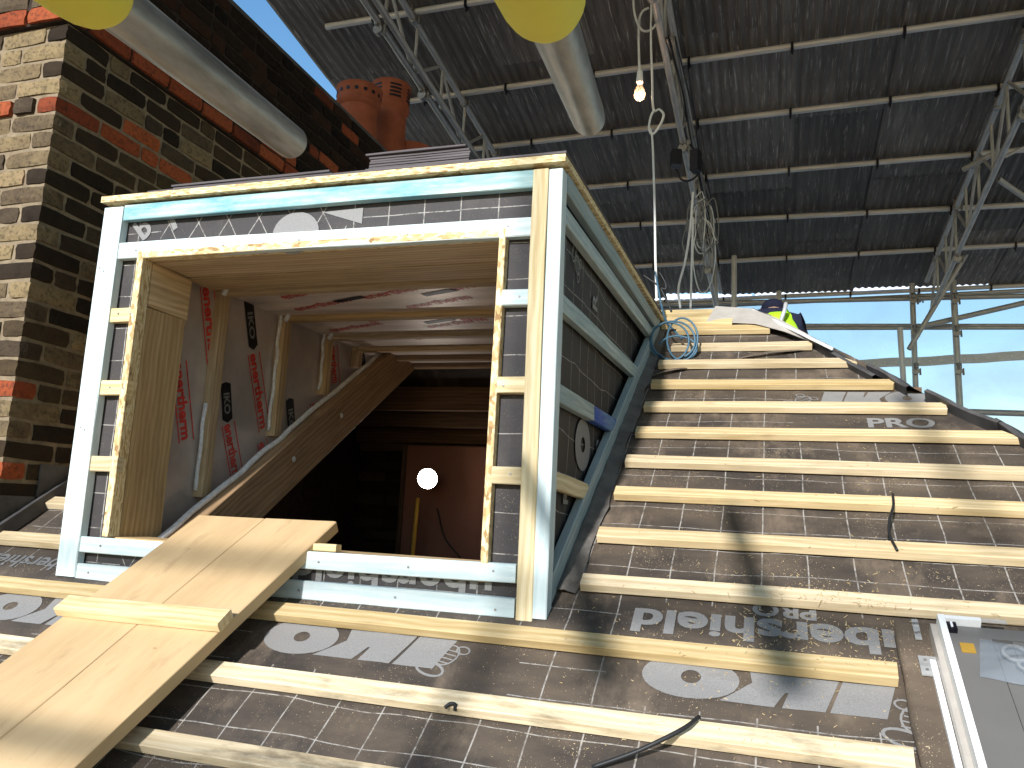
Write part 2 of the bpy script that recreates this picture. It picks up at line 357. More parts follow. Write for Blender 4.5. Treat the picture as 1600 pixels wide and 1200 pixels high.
def bar(name, mat, P, Q, w, t, side, parent=None, c0=0, c1=0, warp=.0015, mesh=None, **kw):
    """timber from centre-line point P to Q; 'side' is the direction of its width w"""
    P = V(P); Q = V(Q); me = mesh or bar_mesh(name, (Q-P).length, w, t, c0=c0, c1=c1, warp=warp)
    if len(me.materials) == 0: me.materials.append(M[mat] if isinstance(mat, str) else mat)
    o = bpy.data.objects.new(name, me); C.objects.link(o); place(o, frame(P, Q-P, side), parent); tag(o, **kw); return o
def tube_mesh(name, l, r, n=14, wall=.004):
    v = []; f = []
    for (x, rr) in ((0, r-wall), (0, r), (l, r), (l, r-wall), (l-.06, r-wall), (.06, r-wall)):
        for k in range(n): a = 2*pi*k/n; v.append((x, rr*cos(a), rr*sin(a)))
    for j in range(5):
        for k in range(n): f.append((j*n+k, j*n+(k+1) % n, (j+1)*n+(k+1) % n, (j+1)*n+k))
    f.append(tuple(range(4*n, 5*n))); f.append(tuple(reversed(range(5*n, 6*n))))
    me = bpy.data.meshes.new(name); me.from_pydata(v, [], f)
    for p in me.polygons: p.use_smooth = True
    me.update(); return me
def tube(name, mat, P, Q, r=.0242, parent=None, n=14, **kw):
    P = V(P); Q = V(Q); me = tube_mesh(name, (Q-P).length, r, n); me.materials.append(M[mat])
    me.set_sharp_from_angle(angle=radians(40)) if hasattr(me, 'set_sharp_from_angle') else None
    o = bpy.data.objects.new(name, me); C.objects.link(o)
    X = (Q-P).normalized(); Y = V((0, 0, 1)) if abs(X.z) < .9 else V((1, 0, 0)); place(o, frame(P, X, Y), parent); tag(o, **kw); return o
def spline(pts, n=8):
    pts = [V(p) for p in pts]; q = [2*pts[0]-pts[1]]+pts+[2*pts[-1]-pts[-2]]; out = []
    for i in range(1, len(q)-2):
        a, b, c, d = q[i-1:i+3]
        for k in range(n):
            s = k/n; out.append(.5*((2*b)+(c-a)*s+(2*a-5*b+4*c-d)*s*s+(3*b-a-3*c+d)*s**3))
    out.append(pts[-1]); return out
def sweep(name, pts, r, mat, parent=None, n=7, sm=8, **kw):
    P = spline(pts, sm) if sm else [V(p) for p in pts]; v = []; f = []
    t = (P[1]-P[0]).normalized(); u = t.orthogonal().normalized()
    for i, p in enumerate(P):
        t2 = (P[min(i+1, len(P)-1)]-P[max(i-1, 0)]).normalized(); u = (u-u.dot(t2)*t2).normalized(); w2 = t2.cross(u)
        for k in range(n): a = 2*pi*k/n; v.append(p-P[0]+r*(cos(a)*u+sin(a)*w2))
    for i in range(len(P)-1):
        for k in range(n): f.append((i*n+k, i*n+(k+1) % n, (i+1)*n+(k+1) % n, (i+1)*n+k))
    f.append(tuple(reversed(range(n)))); f.append(tuple(range((len(P)-1)*n, len(P)*n)))
    me = bpy.data.meshes.new(name); me.from_pydata(v, [], f)
    for p in me.polygons: p.use_smooth = True
    me.materials.append(M[mat]); o = bpy.data.objects.new(name, me); C.objects.link(o); place(o, Matrix.Translation(P[0]), parent); tag(o, **kw); return o
def lathe(name, prof, mat, loc, parent=None, n=28, axis=(0, 0, 1), smooth=True, **kw):
    v = []; f = []
    for (r, z) in prof:
        for k in range(n): a = 2*pi*k/n; v.append((r*cos(a), r*sin(a), z))
    for j in range(len(prof)-1):
        for k in range(n): f.append((j*n+k, j*n+(k+1) % n, (j+1)*n+(k+1) % n, (j+1)*n+k))
    f.append(tuple(reversed(range(n)))); f.append(tuple(range((len(prof)-1)*n, len(prof)*n)))
    me = bpy.data.meshes.new(name); me.from_pydata(v, [], f)
    for p in me.polygons: p.use_smooth = smooth
    me.materials.append(M[mat])
    if hasattr(me, 'set_sharp_from_angle'): me.set_sharp_from_angle(angle=radians(35))
    o = bpy.data.objects.new(name, me); C.objects.link(o); Z = V(axis).normalized()
    X = Z.orthogonal().normalized(); place(o, frame(V(loc), X, Z.cross(X)), parent); tag(o, **kw); return o
def poly(name, verts, faces, mat, parent=None, mat4=None, smooth=False, **kw):
    me = bpy.data.meshes.new(name); me.from_pydata([tuple(p) for p in verts], [], faces); me.materials.append(M[mat])
    for p in me.polygons: p.use_smooth = smooth
    me.update(); o = bpy.data.objects.new(name, me); C.objects.link(o); place(o, mat4 or Matrix.Identity(4), parent); tag(o, **kw); return o
def slab(name, mat, outline, thick, mat4, parent=None, **kw):
    """outline in local xy, top at z=0, going down by thick"""
    n = len(outline); v = [(x, y, 0) for x, y in outline]+[(x, y, -thick) for x, y in outline]
    f = [tuple(range(n)), tuple(reversed(range(n, 2*n)))]+[(k+n, (k+1) % n+n, (k+1) % n, k) for k in range(n)]
    return poly(name, v, f, mat, parent, mat4, **kw)
ROOFM = Matrix(((1, 0, 0, 0), (0, CS, -SS, 0), (0, SS, CS, 0), (0, 0, 0, 1)))
def uv_of(p, h=0):
    q = ROOFM.inverted() @ V(p); return q.x, q.y
# ---- flat print: lettering and emblems laid on a sheet
def conform(bm, hfun, cut=.03):
    xs = [v.co.x for v in bm.verts]; ys = [v.co.y for v in bm.verts]
    if hfun:
        for lo, hi, n in ((min(xs), max(xs), V((1, 0, 0))), (min(ys), max(ys), V((0, 1, 0)))):
            c = lo+cut
            while c < hi:
                bmesh.ops.bisect_plane(bm, geom=bm.verts[:]+bm.edges[:]+bm.faces[:], plane_co=n*c, plane_no=n); c += cut
    for v in bm.verts: v.co.z = (hfun(v.co.x, v.co.y) if hfun else 0)+.0016
def text_bm(s, size, bold=.0, shear=0, sx=1.0):
    cu = bpy.data.curves.new('lettering', 'FONT'); cu.body = s; cu.size = 1; cu.offset = bold; cu.shear = shear; cu.resolution_u = 4
    o = bpy.data.objects.new('lettering', cu); C.objects.link(o); dg = bpy.context.evaluated_depsgraph_get(); dg.update()
    me = bpy.data.meshes.new_from_object(o.evaluated_get(dg)); bpy.data.objects.remove(o); bpy.data.curves.remove(cu)
    bm = bmesh.new(); bm.from_mesh(me); bpy.data.meshes.remove(me)
    bmesh.ops.triangulate(bm, faces=bm.faces[:])
    for v in bm.verts: v.co = V((v.co.x*size*sx, v.co.y*size, 0))
    return bm
def shape_bm(polys):
    bm = bmesh.new()
    for pl in polys: bm.faces.new([bm.verts.new((x, y, 0)) for x, y in pl])
    bmesh.ops.triangulate(bm, faces=bm.faces[:]); return bm
def ring(cx, cy, rx, ry, ix, iy, dx=0, dy=0, n=28):
    out = []
    for k in range(n):
        a, b2 = 2*pi*k/n, 2*pi*(k+1)/n
        out.append([(cx+rx*cos(a), cy+ry*sin(a)), (cx+rx*cos(b2), cy+ry*sin(b2)), (cx+dx+ix*cos(b2), cy+dy+iy*sin(b2)), (cx+dx+ix*cos(a), cy+dy+iy*sin(a))])
    return out
def big_word(h, wt):
    """heavy slanted three-letter wordmark: letter height h, overall width wt, from x=0"""
    I = [(-.005, 0), (.187, 0), (.255, 1), (.052, 1)]
    K = [[(.200, 0), (.366, 0), (.432, 1), (.272, 1)], [(.366, .0), (.374, .12), (.418, .60), (.400, .60)], [(.374, .12), (.390, 0), (.562, 0), (.547, .45), (.418, .60)], [(.418, .60), (.547, .45), (.672, 1), (.463, 1)]]
    O = ring(.798, .47, .201, .58, .041, .17, dx=-.004)
    return [[(x*wt, y*h) for x, y in p] for p in [I]+K+O]
def emblem(h):
    o = ring(0, .3*h, .26*h, .32*h, .22*h, .28*h, n=18)
    for k in range(4): y = (.12+.12*k)*h; o.append([(-.2*h, y), (.2*h, y+.04*h), (.2*h, y+.075*h), (-.2*h, y+.035*h)])
    o += ring(-.24*h, .05*h, .17*h, .13*h, .13*h, .09*h, n=14)+ring(.24*h, .05*h, .17*h, .13*h, .13*h, .09*h, n=14)
    o += ring(.1*h, .78*h, .36*h, .2*h, .30*h, .14*h, n=16)
    return o
def put_print(name, bm, mat, base4, uv, rot, parent, hfun=None, label=None, scale=1):
    c, s = cos(rot), sin(rot)
    for v in bm.verts: x, y = v.co.x*scale, v.co.y*scale; v.co.x = uv[0]+c*x-s*y; v.co.y = uv[1]+s*x+c*y
    conform(bm, hfun); me = bpy.data.meshes.new(name); bmesh.ops.recalc_face_normals(bm, faces=bm.faces[:])
    for f in bm.faces:
        if f.normal.z < 0: f.normal_flip()
    bm.to_mesh(me); bm.free(); me.materials.append(M[mat]); o = bpy.data.objects.new(name, me); C.objects.link(o); place(o, base4, parent)
    if label: o['label'] = label
    return o

# ================================================================== SETTING
g = poly('ground', [(-80, -80, -7), (80, -80, -7), (80, 80, -7), (-80, 80, -7)], [(0, 1, 2, 3)], 'ground', kind='structure')

# ---- row positions of the roof battens, read at one sight line and projected to the slope
row_px = {1: 519, 2: 545, 3: 572, 4: 604, 5: 640, 6: 681, 7: 730, 8: 782.6, 9: 851, 10: 933, 11: 1035, 12: 1161}
ROW = {k: uv_of(rf(1100, y, .0135))[1]+.0225 for k, y in row_px.items()}
for k in (13, 14, 15, 16, 17, 18): ROW[k] = ROW[k-1]-.2
hip_px = {1: (1203, 518), 2: (1269, 543), 3: (1330, 572), 4: (1400, 605), 5: (1481, 645), 6: (1583, 691)}
HIP = {k: uv_of(rf(x, y, .0135))[0] for k, (x, y) in hip_px.items()}
H0 = uv_of(rf(1185, 481)); H1 = uv_of(rf(1600, 692))
RIDGE_V = uv_of(rf(1130, 489))[1]
hs_ = (H1[0]-H0[0])/(H1[1]-H0[1])
def hip_u(v): return H0[0]+(v-H0[1])*hs_
BW = .044; BT = .024
def hmem(u, v):
    n = noise.noise(V((u*3.1, v*4.0, 1.3))); n2 = noise.noise(V((u*9, v*14, 4.1)))
    wr = max(0, 1-abs(noise.noise(V((u*2.2+v*1.5, v*5, 8))))*7)
    return -.0050+.0035*n+.0014*n2+.0022*wr
house = thing('house', 'house roof slope of dark underlay under pale horizontal battens', 'house', (0, 0, 0))
# membrane
v = []; f = []; idx = {}; NU, NV = 190, 150; U0, U1, V0_, V1_ = -2.9, 3.2, -2.1, RIDGE_V
def roof_ok(u, vv): return not (vv*CS > .11 and u < -1.84) and u < hip_u(vv)+.02 and not (-1.40 < u < -.06 and .04 < vv*CS < 1.68)
for j in range(NV+1):
    for i in range(NU+1):
        u = U0+(U1-U0)*i/NU; vv = V0_+(V1_-V0_)*j/NV
        u2 = min(u, max(hip_u(vv), -1))
        v.append((u2, vv, hmem(u2, vv)))
for j in range(NV):
    for i in range(NU):
        u = U0+(U1-U0)*(i+.5)/NU; vv = V0_+(V1_-V0_)*(j+.5)/NV
        if roof_ok(u, vv): a = j*(NU+1)+i; f.append((a, a+1, a+NU+2, a+NU+1))
mem = poly('underlay', v, f, 'mem', house, ROOFM, smooth=True, label='dark brown roofing underlay printed with pale grid lines')
# lettering on the underlay
O_c = uv_of(rf(1078, 1056)); WT = uv_of(rf(1405, 1105))[0]-uv_of(rf(1001, 1050))[0]; hO = abs(uv_of(rf(1078, 1036))[1]-uv_of(rf(1078, 1090))[1])*1.06
def wm2(Oc):
    bm = shape_bm(big_word(hO, WT))
    for q in bm.verts: q.co.x -= .798*WT; q.co.y -= .47*hO
    put_print('printed_wordmark', bm, 'print', ROOFM, Oc, pi, mem, hmem)
for p_ in ((1078, 1056), (470, 992), (15, 945)): wm2(uv_of(rf(*p_)))
for p, s_ in (((712, 1008), .105), ((1438, 1105), .11)): put_print('printed_emblem', shape_bm(emblem(s_)), 'print', ROOFM, uv_of(rf(*p)), pi-.3, mem, hmem)
a = uv_of(rf(1475, 1000)); bm = text_bm('Rubershield', .108, .034, 0, 1.0)
xs = [q.co.x for q in bm.verts]; wd = max(xs)-min(xs); tgt = uv_of(rf(1460, 1000))[0]-uv_of(rf(988, 985))[0]+.055
for q in bm.verts: q.co.x *= tgt/wd
put_print('printed_lettering', bm, 'print', ROOFM, (uv_of(rf(1460, 1000))[0]+.055, uv_of(rf(1180, 965))[1]), pi, mem, hmem)
bm = text_bm('PRO', .062, .03, 0, 1.15); put_print('printed_lettering', bm, 'print', ROOFM, (uv_of(rf(1278, 960))[0], uv_of(rf(1220, 943))[1]), pi, mem, hmem)
bm = text_bm('Rubershield', .08, .022, 0, 1.0); put_print('printed_lettering', bm, 'print', ROOFM, (uv_of(rf(95, 885))[0]+.06, uv_of(rf(60, 868))[1]), pi, mem, hmem)
wmb = shape_bm(big_word(.105, .34))
put_print('printed_wordmark', wmb, 'print', ROOFM, uv_of(rf(1282, 630)), 0, mem, hmem)
put_print('printed_lettering', text_bm('PRO', .088, .03, 0, 1.15), 'print', ROOFM, uv_of(rf(1355, 665)), 0, mem, hmem)
put_print('printed_emblem', shape_bm(emblem(.10)), 'print', ROOFM, uv_of(rf(1262, 618)), 2.6, mem, hmem)

# roof deck beneath, eaves, back and hip slopes, walls, attic
slab('roof_decking', 'oak_dark', [(-2.9, -2.1), (3.1, -2.1), (3.1, -1.3), (.9, RIDGE_V), (-.03, RIDGE_V), (-.03, .06), (-1.42, .06), (-1.42, 2.0), (-1.42, RIDGE_V), (-1.84, RIDGE_V), (-1.84, .13), (-2.9, .13)][:0] or
     [(-2.9, -2.1), (3.15, -2.1), (hip_u(0)-.02, 0), (hip_u(0)-.02, .03), (-2.9, .03)], .03, ROOFM @ Matrix.Translation((0, 0, -.014)), house)
slab('roof_decking', 'oak_dark', [(-.03, .032), (hip_u(.03)-.02, .032), (hip_u(RIDGE_V)-.02, RIDGE_V-.01), (-.03, RIDGE_V-.01)], .03, ROOFM @ Matrix.Translation((0, 0, -.014)), house)
slab('roof_decking', 'oak_dark', [(-1.83, .032), (-1.40, .032), (-1.40, RIDGE_V-.01), (-1.83, RIDGE_V-.01)], .03, ROOFM @ Matrix.Translation((0, 0, -.014)), house)
RP = R(0, RIDGE_V); RY, RZ = RP.y, RP.z
backv = [(-1.83, RY, RZ-.005), (H0[0], RY, RZ-.005), (H0[0]+2.3, RY+2.3, RZ-2.3*TS), (-1.83, RY+2.3, RZ-2.3*TS)]
poly('back_slope', backv+[(x, y, z-.04) for x, y, z in backv], [(0, 1, 2, 3), (7, 6, 5, 4), (4, 5, 1, 0), (5, 6, 2, 1), (6, 7, 3, 2), (7, 4, 0, 3)], 'mem_plain', house)
hb = R(3.15, -2.1); hr = R(hip_u(RIDGE_V), RIDGE_V)
hb2 = R(hip_u(-2.1), -2.1)
poly('hip_slope', [tuple(hr-V((0, 0, .006))), tuple(hb2-V((0, 0, .006))), (hb2.x+.2, RY+2.3, hb2.z), (hr.x+.02, RY+.02, hr.z-.01)], [(0, 1, 2, 3)], 'mem_plain', house)
poly('outer_wall', [(-4, -1.75, -7), (3.3, -1.75, -7), (3.3, -1.75, -1.17), (-4, -1.75, -1.17), (3.3, 4.1, -7), (3.3, 4.1, -1.25)], [(0, 1, 2, 3), (1, 4, 5, 2)], 'render', house)
# attic under the roof, seen through the opening
attic = thing('attic', 'dark attic space seen through the dormer opening', 'attic', (-1, 1.5, -1.2))
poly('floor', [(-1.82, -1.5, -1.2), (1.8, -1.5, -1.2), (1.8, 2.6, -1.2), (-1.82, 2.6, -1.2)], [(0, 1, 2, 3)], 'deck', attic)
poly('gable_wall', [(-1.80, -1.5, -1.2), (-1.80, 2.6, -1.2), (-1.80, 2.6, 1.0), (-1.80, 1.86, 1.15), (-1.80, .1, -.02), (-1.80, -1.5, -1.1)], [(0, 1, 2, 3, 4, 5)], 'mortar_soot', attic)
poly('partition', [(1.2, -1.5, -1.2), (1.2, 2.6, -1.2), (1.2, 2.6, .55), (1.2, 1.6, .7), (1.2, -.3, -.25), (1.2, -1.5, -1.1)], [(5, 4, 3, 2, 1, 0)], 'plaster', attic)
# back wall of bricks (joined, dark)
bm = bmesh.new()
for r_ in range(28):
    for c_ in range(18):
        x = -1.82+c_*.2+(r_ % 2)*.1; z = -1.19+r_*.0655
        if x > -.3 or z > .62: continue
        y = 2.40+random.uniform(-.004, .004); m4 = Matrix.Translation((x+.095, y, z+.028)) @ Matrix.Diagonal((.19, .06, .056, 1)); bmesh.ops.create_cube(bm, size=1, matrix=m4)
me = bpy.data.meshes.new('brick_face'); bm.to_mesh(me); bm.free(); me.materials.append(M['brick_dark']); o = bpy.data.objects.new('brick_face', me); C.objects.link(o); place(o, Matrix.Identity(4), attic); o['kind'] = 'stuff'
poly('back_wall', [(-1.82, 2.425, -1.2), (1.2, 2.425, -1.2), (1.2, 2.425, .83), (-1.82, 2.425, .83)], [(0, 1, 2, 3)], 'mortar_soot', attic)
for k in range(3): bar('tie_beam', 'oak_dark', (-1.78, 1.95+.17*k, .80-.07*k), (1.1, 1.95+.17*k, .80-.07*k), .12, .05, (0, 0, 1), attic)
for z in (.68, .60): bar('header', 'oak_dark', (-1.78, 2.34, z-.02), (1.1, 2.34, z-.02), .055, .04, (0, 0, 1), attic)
pp = [fy(637, 700, 2.2), fy(755, 700, 2.2)]
slab('plaster_panel', 'plaster', [(0, 0), (pp[1].x-pp[0].x+.35, 0), (pp[1].x-pp[0].x+.35, 1.7), (0, 1.7)], .012, frame(V((pp[0].x, 2.2, -1.12)), (1, 0, 0), (0, 0, 1)), attic)
bar('panel_batten', 'oak_dark', (pp[0].x-.012, 2.19, -1.15), (pp[0].x-.012, 2.19, .585), .02, .02, (1, 0, 0), attic)
lp = fy(668, 748, 2.0)
lamp = thing('work_lamp', 'round lit work lamp glowing white in the dark attic', 'lamp', (lp.x, 2.0, -1.2))
d_ = (CAM-lp).normalized()
lathe('lamp_face', [(.001, .012), (.030, .011), (.047, .004), (.051, 0)], 'led', lp+V((0, 0, 0)), lamp, axis=d_+V((.25, 0, .1)))
lathe('housing', [(.035, -.05), (.053, -.012), (.055, 0), (.052, .001)], 'black', lp-d_*.002, lamp, axis=d_+V((.25, 0, .1)))
pt = fy(653, 778, 2.02); pb = fy(643, 868, 2.02)
tube('yellow_pole', 'poleyel', (pb.x-.03, 2.02, -1.19), (pt.x, 2.02, pt.z), .011, None, 10, label='thin yellow pole standing in the dark attic below the lamp', cat='pole')
sweep('attic_cable', [fy(683, 795, 2.18), fy(695, 840, 2.18), fy(718, 870, 2.18), fy(740, 900, 2.18)], .004, 'cable_black', None, 6, 6, label='thin black cable hanging across the brown attic panel', cat='cable')

# ---- battens: one object each
for k in range(2, 19):
    vv = ROW[k]; off = BT/2
    ends = []
    if k <= 8:
        starts = {8: (960+10, 778), 7: (980, 725), 6: (985, 678), 5: (1000, 640), 4: (1015, 604), 3: (1030, 574), 2: (1045, 545)}
        x0 = .068+.004*random.random(); 
        if k == 2: x0 = .10
        x1 = HIP.get(k, hip_u(vv)-.03); ends.append((x0, x1))
        if k == 8: ends.append((-1.82, -1.47))
    elif k in (9, 10): ends.append((.062, hip_u(vv)-.03)); ends.append((-1.82, -1.46))
    elif k in (11, 12): ends.append((-2.85, .728)); ends.append((1.30, 2.6))
    elif k in (13, 14, 15): ends.append((-2.85, .73)); ends.append((1.3, 2.7))
    else: ends.append((-2.85, 2.9))
    for (x0, x1) in ends:
        rot = random.uniform(-.002, .002)
        if x1-x0 < 3 or k > 16: pieces = [(x0, x1)]
        else: pieces = [(x0, x1)]
        for (a0, a1) in pieces:
            c1 = random.choice((0, 0, .0, .35)) if k < 8 else .05
            if k in (3, 6): c1 = -.9
            bar('batten', 'batten_old' if k in (12, 13) else 'batten', R(a0, vv-rot, off), R(a1, vv+rot*(a1-a0), off), BW+random.uniform(-.001, .002), BT, (0, CS, SS), house, c1=c1, warp=.003)
bar('batten', 'batten', R(.10, ROW[1]+.008, .012), R(HIP[1], ROW[1]+.004, .012), .060, BT, (0, CS, SS), house)
bar('ridge_board', 'batten', R(.03, ROW[1]+.087, .02), R(.33, ROW[1]+.083, .02), .085, .03, (0, CS, SS), house)
bar('ridge_board', 'batten', R(-1.8, RIDGE_V-.02, .005), R(.36, RIDGE_V-.02, .005), .05, .03, (0, CS, SS), house)

# hip edge: upturned strips
def hip_strip(p0, p1, hgt, mat, nm, lab=None, push=.0, thick=.012, lift=0.0):
    a = rf(*p0); b2 = rf(*p1); n = 9; v = []; f = []
    nrm = V((0, -SS, CS)); d = (b2-a).normalized(); s = d.cross(nrm).normalized()
    for i in range(n+1):
        q = i/n; c = a.lerp(b2, q)+nrm*(lift+.004*sin(q*7+p0[0])+.003*random.random())
        for (o1, o2) in ((-.045, -.004), (-.006, hgt*.6), (.012, hgt), (.012+thick, hgt-.004), (.01, -.02)):
            v.append(c-s*o1*1.0*(-1)+nrm*o2)
    for i in range(n):
        for k in range(4): a_ = i*5+k; f.append((a_, a_+1, a_+6, a_+5))
    f.append((0, 1, 2, 3, 4)); return poly(nm, v, f, mat, house, smooth=False, label=lab)
hip_strip((1180, 489), (1372, 596), .030, 'lead', 'hip_strip')
hip_strip((1362, 580), (1425, 617), .036, 'lead', 'hip_strip')
hip_strip((1452, 626), (1566, 677), .040, 'lead', 'hip_strip')
hip_strip((1560, 671), (1680, 738), .036, 'lead', 'hip_strip')
a = rf(1175, 484, .035); b2 = rf(1300, 545, .045); bar('lit_edge_strip', 'pvc', a, b2, .012, .010, (0, 0, 1), house)  # white strip put in for the sunlit top edge of the hip
# flap of loose underlay at the ridge
fl = [(1118, 478), (1172, 482), (1215, 497), (1262, 522), (1285, 537), (1262, 531), (1225, 517), (1180, 505), (1140, 503), (1104, 502)]
hts = [.05, .05, .045, .03, .02, .028, .03, .035, .03, .035]
vv_ = [rf(x, y, h) for (x, y), h in zip(fl, hts)]; n_ = len(vv_)
dn = V((0, .3, -.95))*.003
poly('loose_flap', vv_+[p+dn for p in vv_], [(0, 1, 8, 9), (1, 2, 7, 8), (2, 3, 6, 7), (3, 4, 5, 6)]+[tuple(k+n_ for k in reversed(q)) for q in ((0, 1, 8, 9), (1, 2, 7, 8), (2, 3, 6, 7), (3, 4, 5, 6))]+[(k, k+n_, (k+1) % n_+n_, (k+1) % n_) for k in range(n_)], 'alu', house, smooth=False, label='loose grey beige flap of underlay lying over the ridge')
# torn lap edges: raised wavy lips of a second layer of underlay
def lap(pts, parent=house, w_=.03, nm='lap_edge'):
    pts = [rf(x, y, h) for x, y, h in pts]; P = spline(pts, 5); v = []; f = []
    for p in P:
        v += [p+V((0, CS, SS))*w_-V((0, -SS, CS))*.006, p+V((0, CS, SS))*w_*.3, p, p-V((0, -SS, CS))*.0015]
    for i in range(len(P)-1):
        for k in range(3): a_ = i*4+k; f.append((a_, a_+4, a_+5, a_+1))
    return poly(nm, v, f, 'mem_plain', parent, smooth=True)
lap([(1138, 566, .002), (1165, 558, .010), (1200, 551, .014), (1240, 548, .008), (1262, 546, .001)])
lap([(1018, 588, .002), (1040, 580, .012), (1065, 576, .010), (1085, 574, .001)])
# dark upstand of underlay against the dormer side
v = []; f = []; n = 60
for i in range(n+1):
    q = .10+i/n*1.92
    for j, (uu, hh) in enumerate(((.004, .003), (.012, .008), (.022, .007), (.036, .004), (.054, .001))):
        wv_ = noise.noise(V((q*9, j*1.3, 2)))*.009*(1 if 0 < j < 4 else .4)+noise.noise(V((q*26, j*2.3, 7)))*.006
        v.append(R(uu+(wv_ if j > 1 else 0)+(.016*noise.noise(V((q*5, 3, 1))) if j == 4 else 0), q, hh+abs(wv_)*1.2))
for i in range(n):
    for j in range(4): a_ = i*5+j; f.append((a_, a_+1, a_+6, a_+5))
poly('side_upstand', v, f, 'lap', house, smooth=True)

# ================================================================== BRICK WALL
WX, WY = -1.83, .10; BH, BJ = .0555, .0105; CRS = BH+BJ
wall = thing('brick_wall', 'tall old stock brick chimney wall left of the dormer', 'wall', (WX, WY, .06))
def brick_mesh(L, W_, H_, seed):
    rnd = random.Random(seed); bm = bmesh.new(); bmesh.ops.create_cube(bm, size=1)
    bmesh.ops.subdivide_edges(bm, edges=bm.edges[:], cuts=2, use_grid_fill=True)
    for q in bm.verts:
        x, y, z = q.co; ex = sum(abs(c) > .49 for c in (x, y, z))
        k = {1: 1.0, 2: .985, 3: .955}.get(ex, 1)
        if ex >= 2: s = {2: .003, 3: .006}[ex]
        else: s = 0
        q.co = V((x*L-math.copysign(s, x)*(abs(x) > .49)*rnd.uniform(.2, 1), y*W_-math.copysign(s, y)*(abs(y) > .49)*rnd.uniform(.2, 1), z*H_-math.copysign(s*.7, z)*(abs(z) > .49)*rnd.uniform(0, 1)))
        q.co += V((rnd.uniform(-1, 1), rnd.uniform(-1, 1), rnd.uniform(-.6, .6)))*.0019
    me = bpy.data.meshes.new('brick'); bm.to_mesh(me); bm.free(); return me
LS, LH = .190, .088
def bset(mat):
    out = {}
    for kind, (L, W_) in {'s': (LS, LH), 'h': (LH, LS), 'q': (LS*.75, LH)}.items():
        out[kind] = []
        for i in range(7):
            me = brick_mesh(L, W_, BH, hash((kind == 's', i)) & 999); me.materials.append(M[mat]); out[kind].append(me)
    return out
BS = {m_: bset(m_) for m_ in ('brick', 'brick_dark', 'brick_red', 'brick_soot')}
cands = []
rb = random.Random(3)
# side face (normal +X): local brick x runs along +Y ; front face (normal -Y): along -X
ZT = 2.46; ZRED = 1.88
def add_brick(face, kind, pos, z, row, proj=0):
    if face == 's': c = V((WX-(LH if kind != 'h' else LS)/2+proj, pos, z)); rot = pi/2
    else: c = V((pos, WY+(LH if kind != 'h' else LS)/2-proj, z)); rot = 0
    cands.append((face, kind, c, rot, row))
row = 0; z = .03
zr = 0.0
NR = int((ZT-.0)/CRS)
Z0 = .0
RR = round((1.835-Z0)/CRS)
for row in range(NR):
    z = Z0+row*CRS+BH/2; corb = .028 if row == RR else (.020 if row > RR else 0)
    # corner brick
    even = row % 2 == 0
    if even: add_brick('f', 's', WX-LS/2+corb, z, row, corb); ys = WY+LH+BJ-corb; xs_ = WX-LS-BJ+corb
    else: add_brick('s', 's', WY+LS/2-corb, z, row, corb); ys = WY+LS+BJ-corb; xs_ = WX-LH-BJ+corb
    pos = ys; j = row
    while pos < 4.6:
        kind = 's' if (j+rb.randint(0, 1)) % 3 else 'h'; kind = 's' if (row % 2 == 0 and rb.random() < .7) else kind
        L = {'s': LS, 'h': LH, 'q': LS*.75}[kind]
        add_brick('s', kind, pos+L/2, z, row, corb+rb.uniform(-.002, .002)); pos += L+BJ*rb.uniform(.8, 1.3); j += 1
    pos = xs_; j = row+1
    while pos > -3.0:
        kind = 's' if j % 3 else 'h'; L = LS if kind == 's' else LH
        pr = .010 if row == 23 else rb.uniform(-.002, .002)
        add_brick('f', kind, pos-L/2, z, row, corb+pr); pos -= L+BJ*rb.uniform(.8, 1.3); j += 1
def to_px(p):
    q = V(p)-CAM; d = q.dot(FW); return (800+F_PX*q.dot(RT)/d, 600-F_PX*q.dot(UP)/d, d)
def mat_for(face, row, c):
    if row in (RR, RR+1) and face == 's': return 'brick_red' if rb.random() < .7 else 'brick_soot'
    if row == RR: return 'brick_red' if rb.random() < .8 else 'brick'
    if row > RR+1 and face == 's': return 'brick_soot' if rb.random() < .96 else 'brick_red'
    if row == 23 and rb.random() < .55: return 'brick_red'
    if row == RR-4 and face == 's' and rb.random() < .2: return 'brick_red'
    if rb.random() < (.03 if face == 's' else .04): return 'brick_red'
    if face == 's' and rb.random() < .72: return 'brick_dark'  # shade of the side face put into darker brick colour
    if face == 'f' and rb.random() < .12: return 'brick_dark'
    return 'brick'
vis = []; rest = []
for cnd in cands:
    face, kind, c, rot, row = cnd; x, y, d = to_px(c)
    fac = abs((c-CAM).normalized().x) if face == 's' else abs((c-CAM).normalized().y)
    s = fac*(2 if kind != 'h' else 1)/d**2
    inv = -40 < x < 800 and -40 < y < 900
    # behind the dormer box?
    if inv and x > 175 and y > 330: inv = False
    if inv and c.z < (min(c.y, 3.7-c.y)*TS-.05) : inv = False
    if inv and y > 345-.105*(x-130)+10 and x > 190: inv = False
    (vis if inv else rest).append((s, cnd))
vis.sort(key=lambda q: -q[0]); ind = vis[:298]; rest += vis[298:]
for s, (face, kind, c, rot, row) in ind:
    mk = mat_for(face, row, c); me = rb.choice(BS[mk][kind]); o = bpy.data.objects.new('brick', me); C.objects.link(o)
    place(o, Matrix.Translation(c) @ Matrix.Rotation(rot+rb.uniform(-.012, .012)+(pi if rb.random() < .5 else 0), 4, 'Z') @ Matrix.Rotation(rb.uniform(-.02, .02), 4, 'Y'), wall)
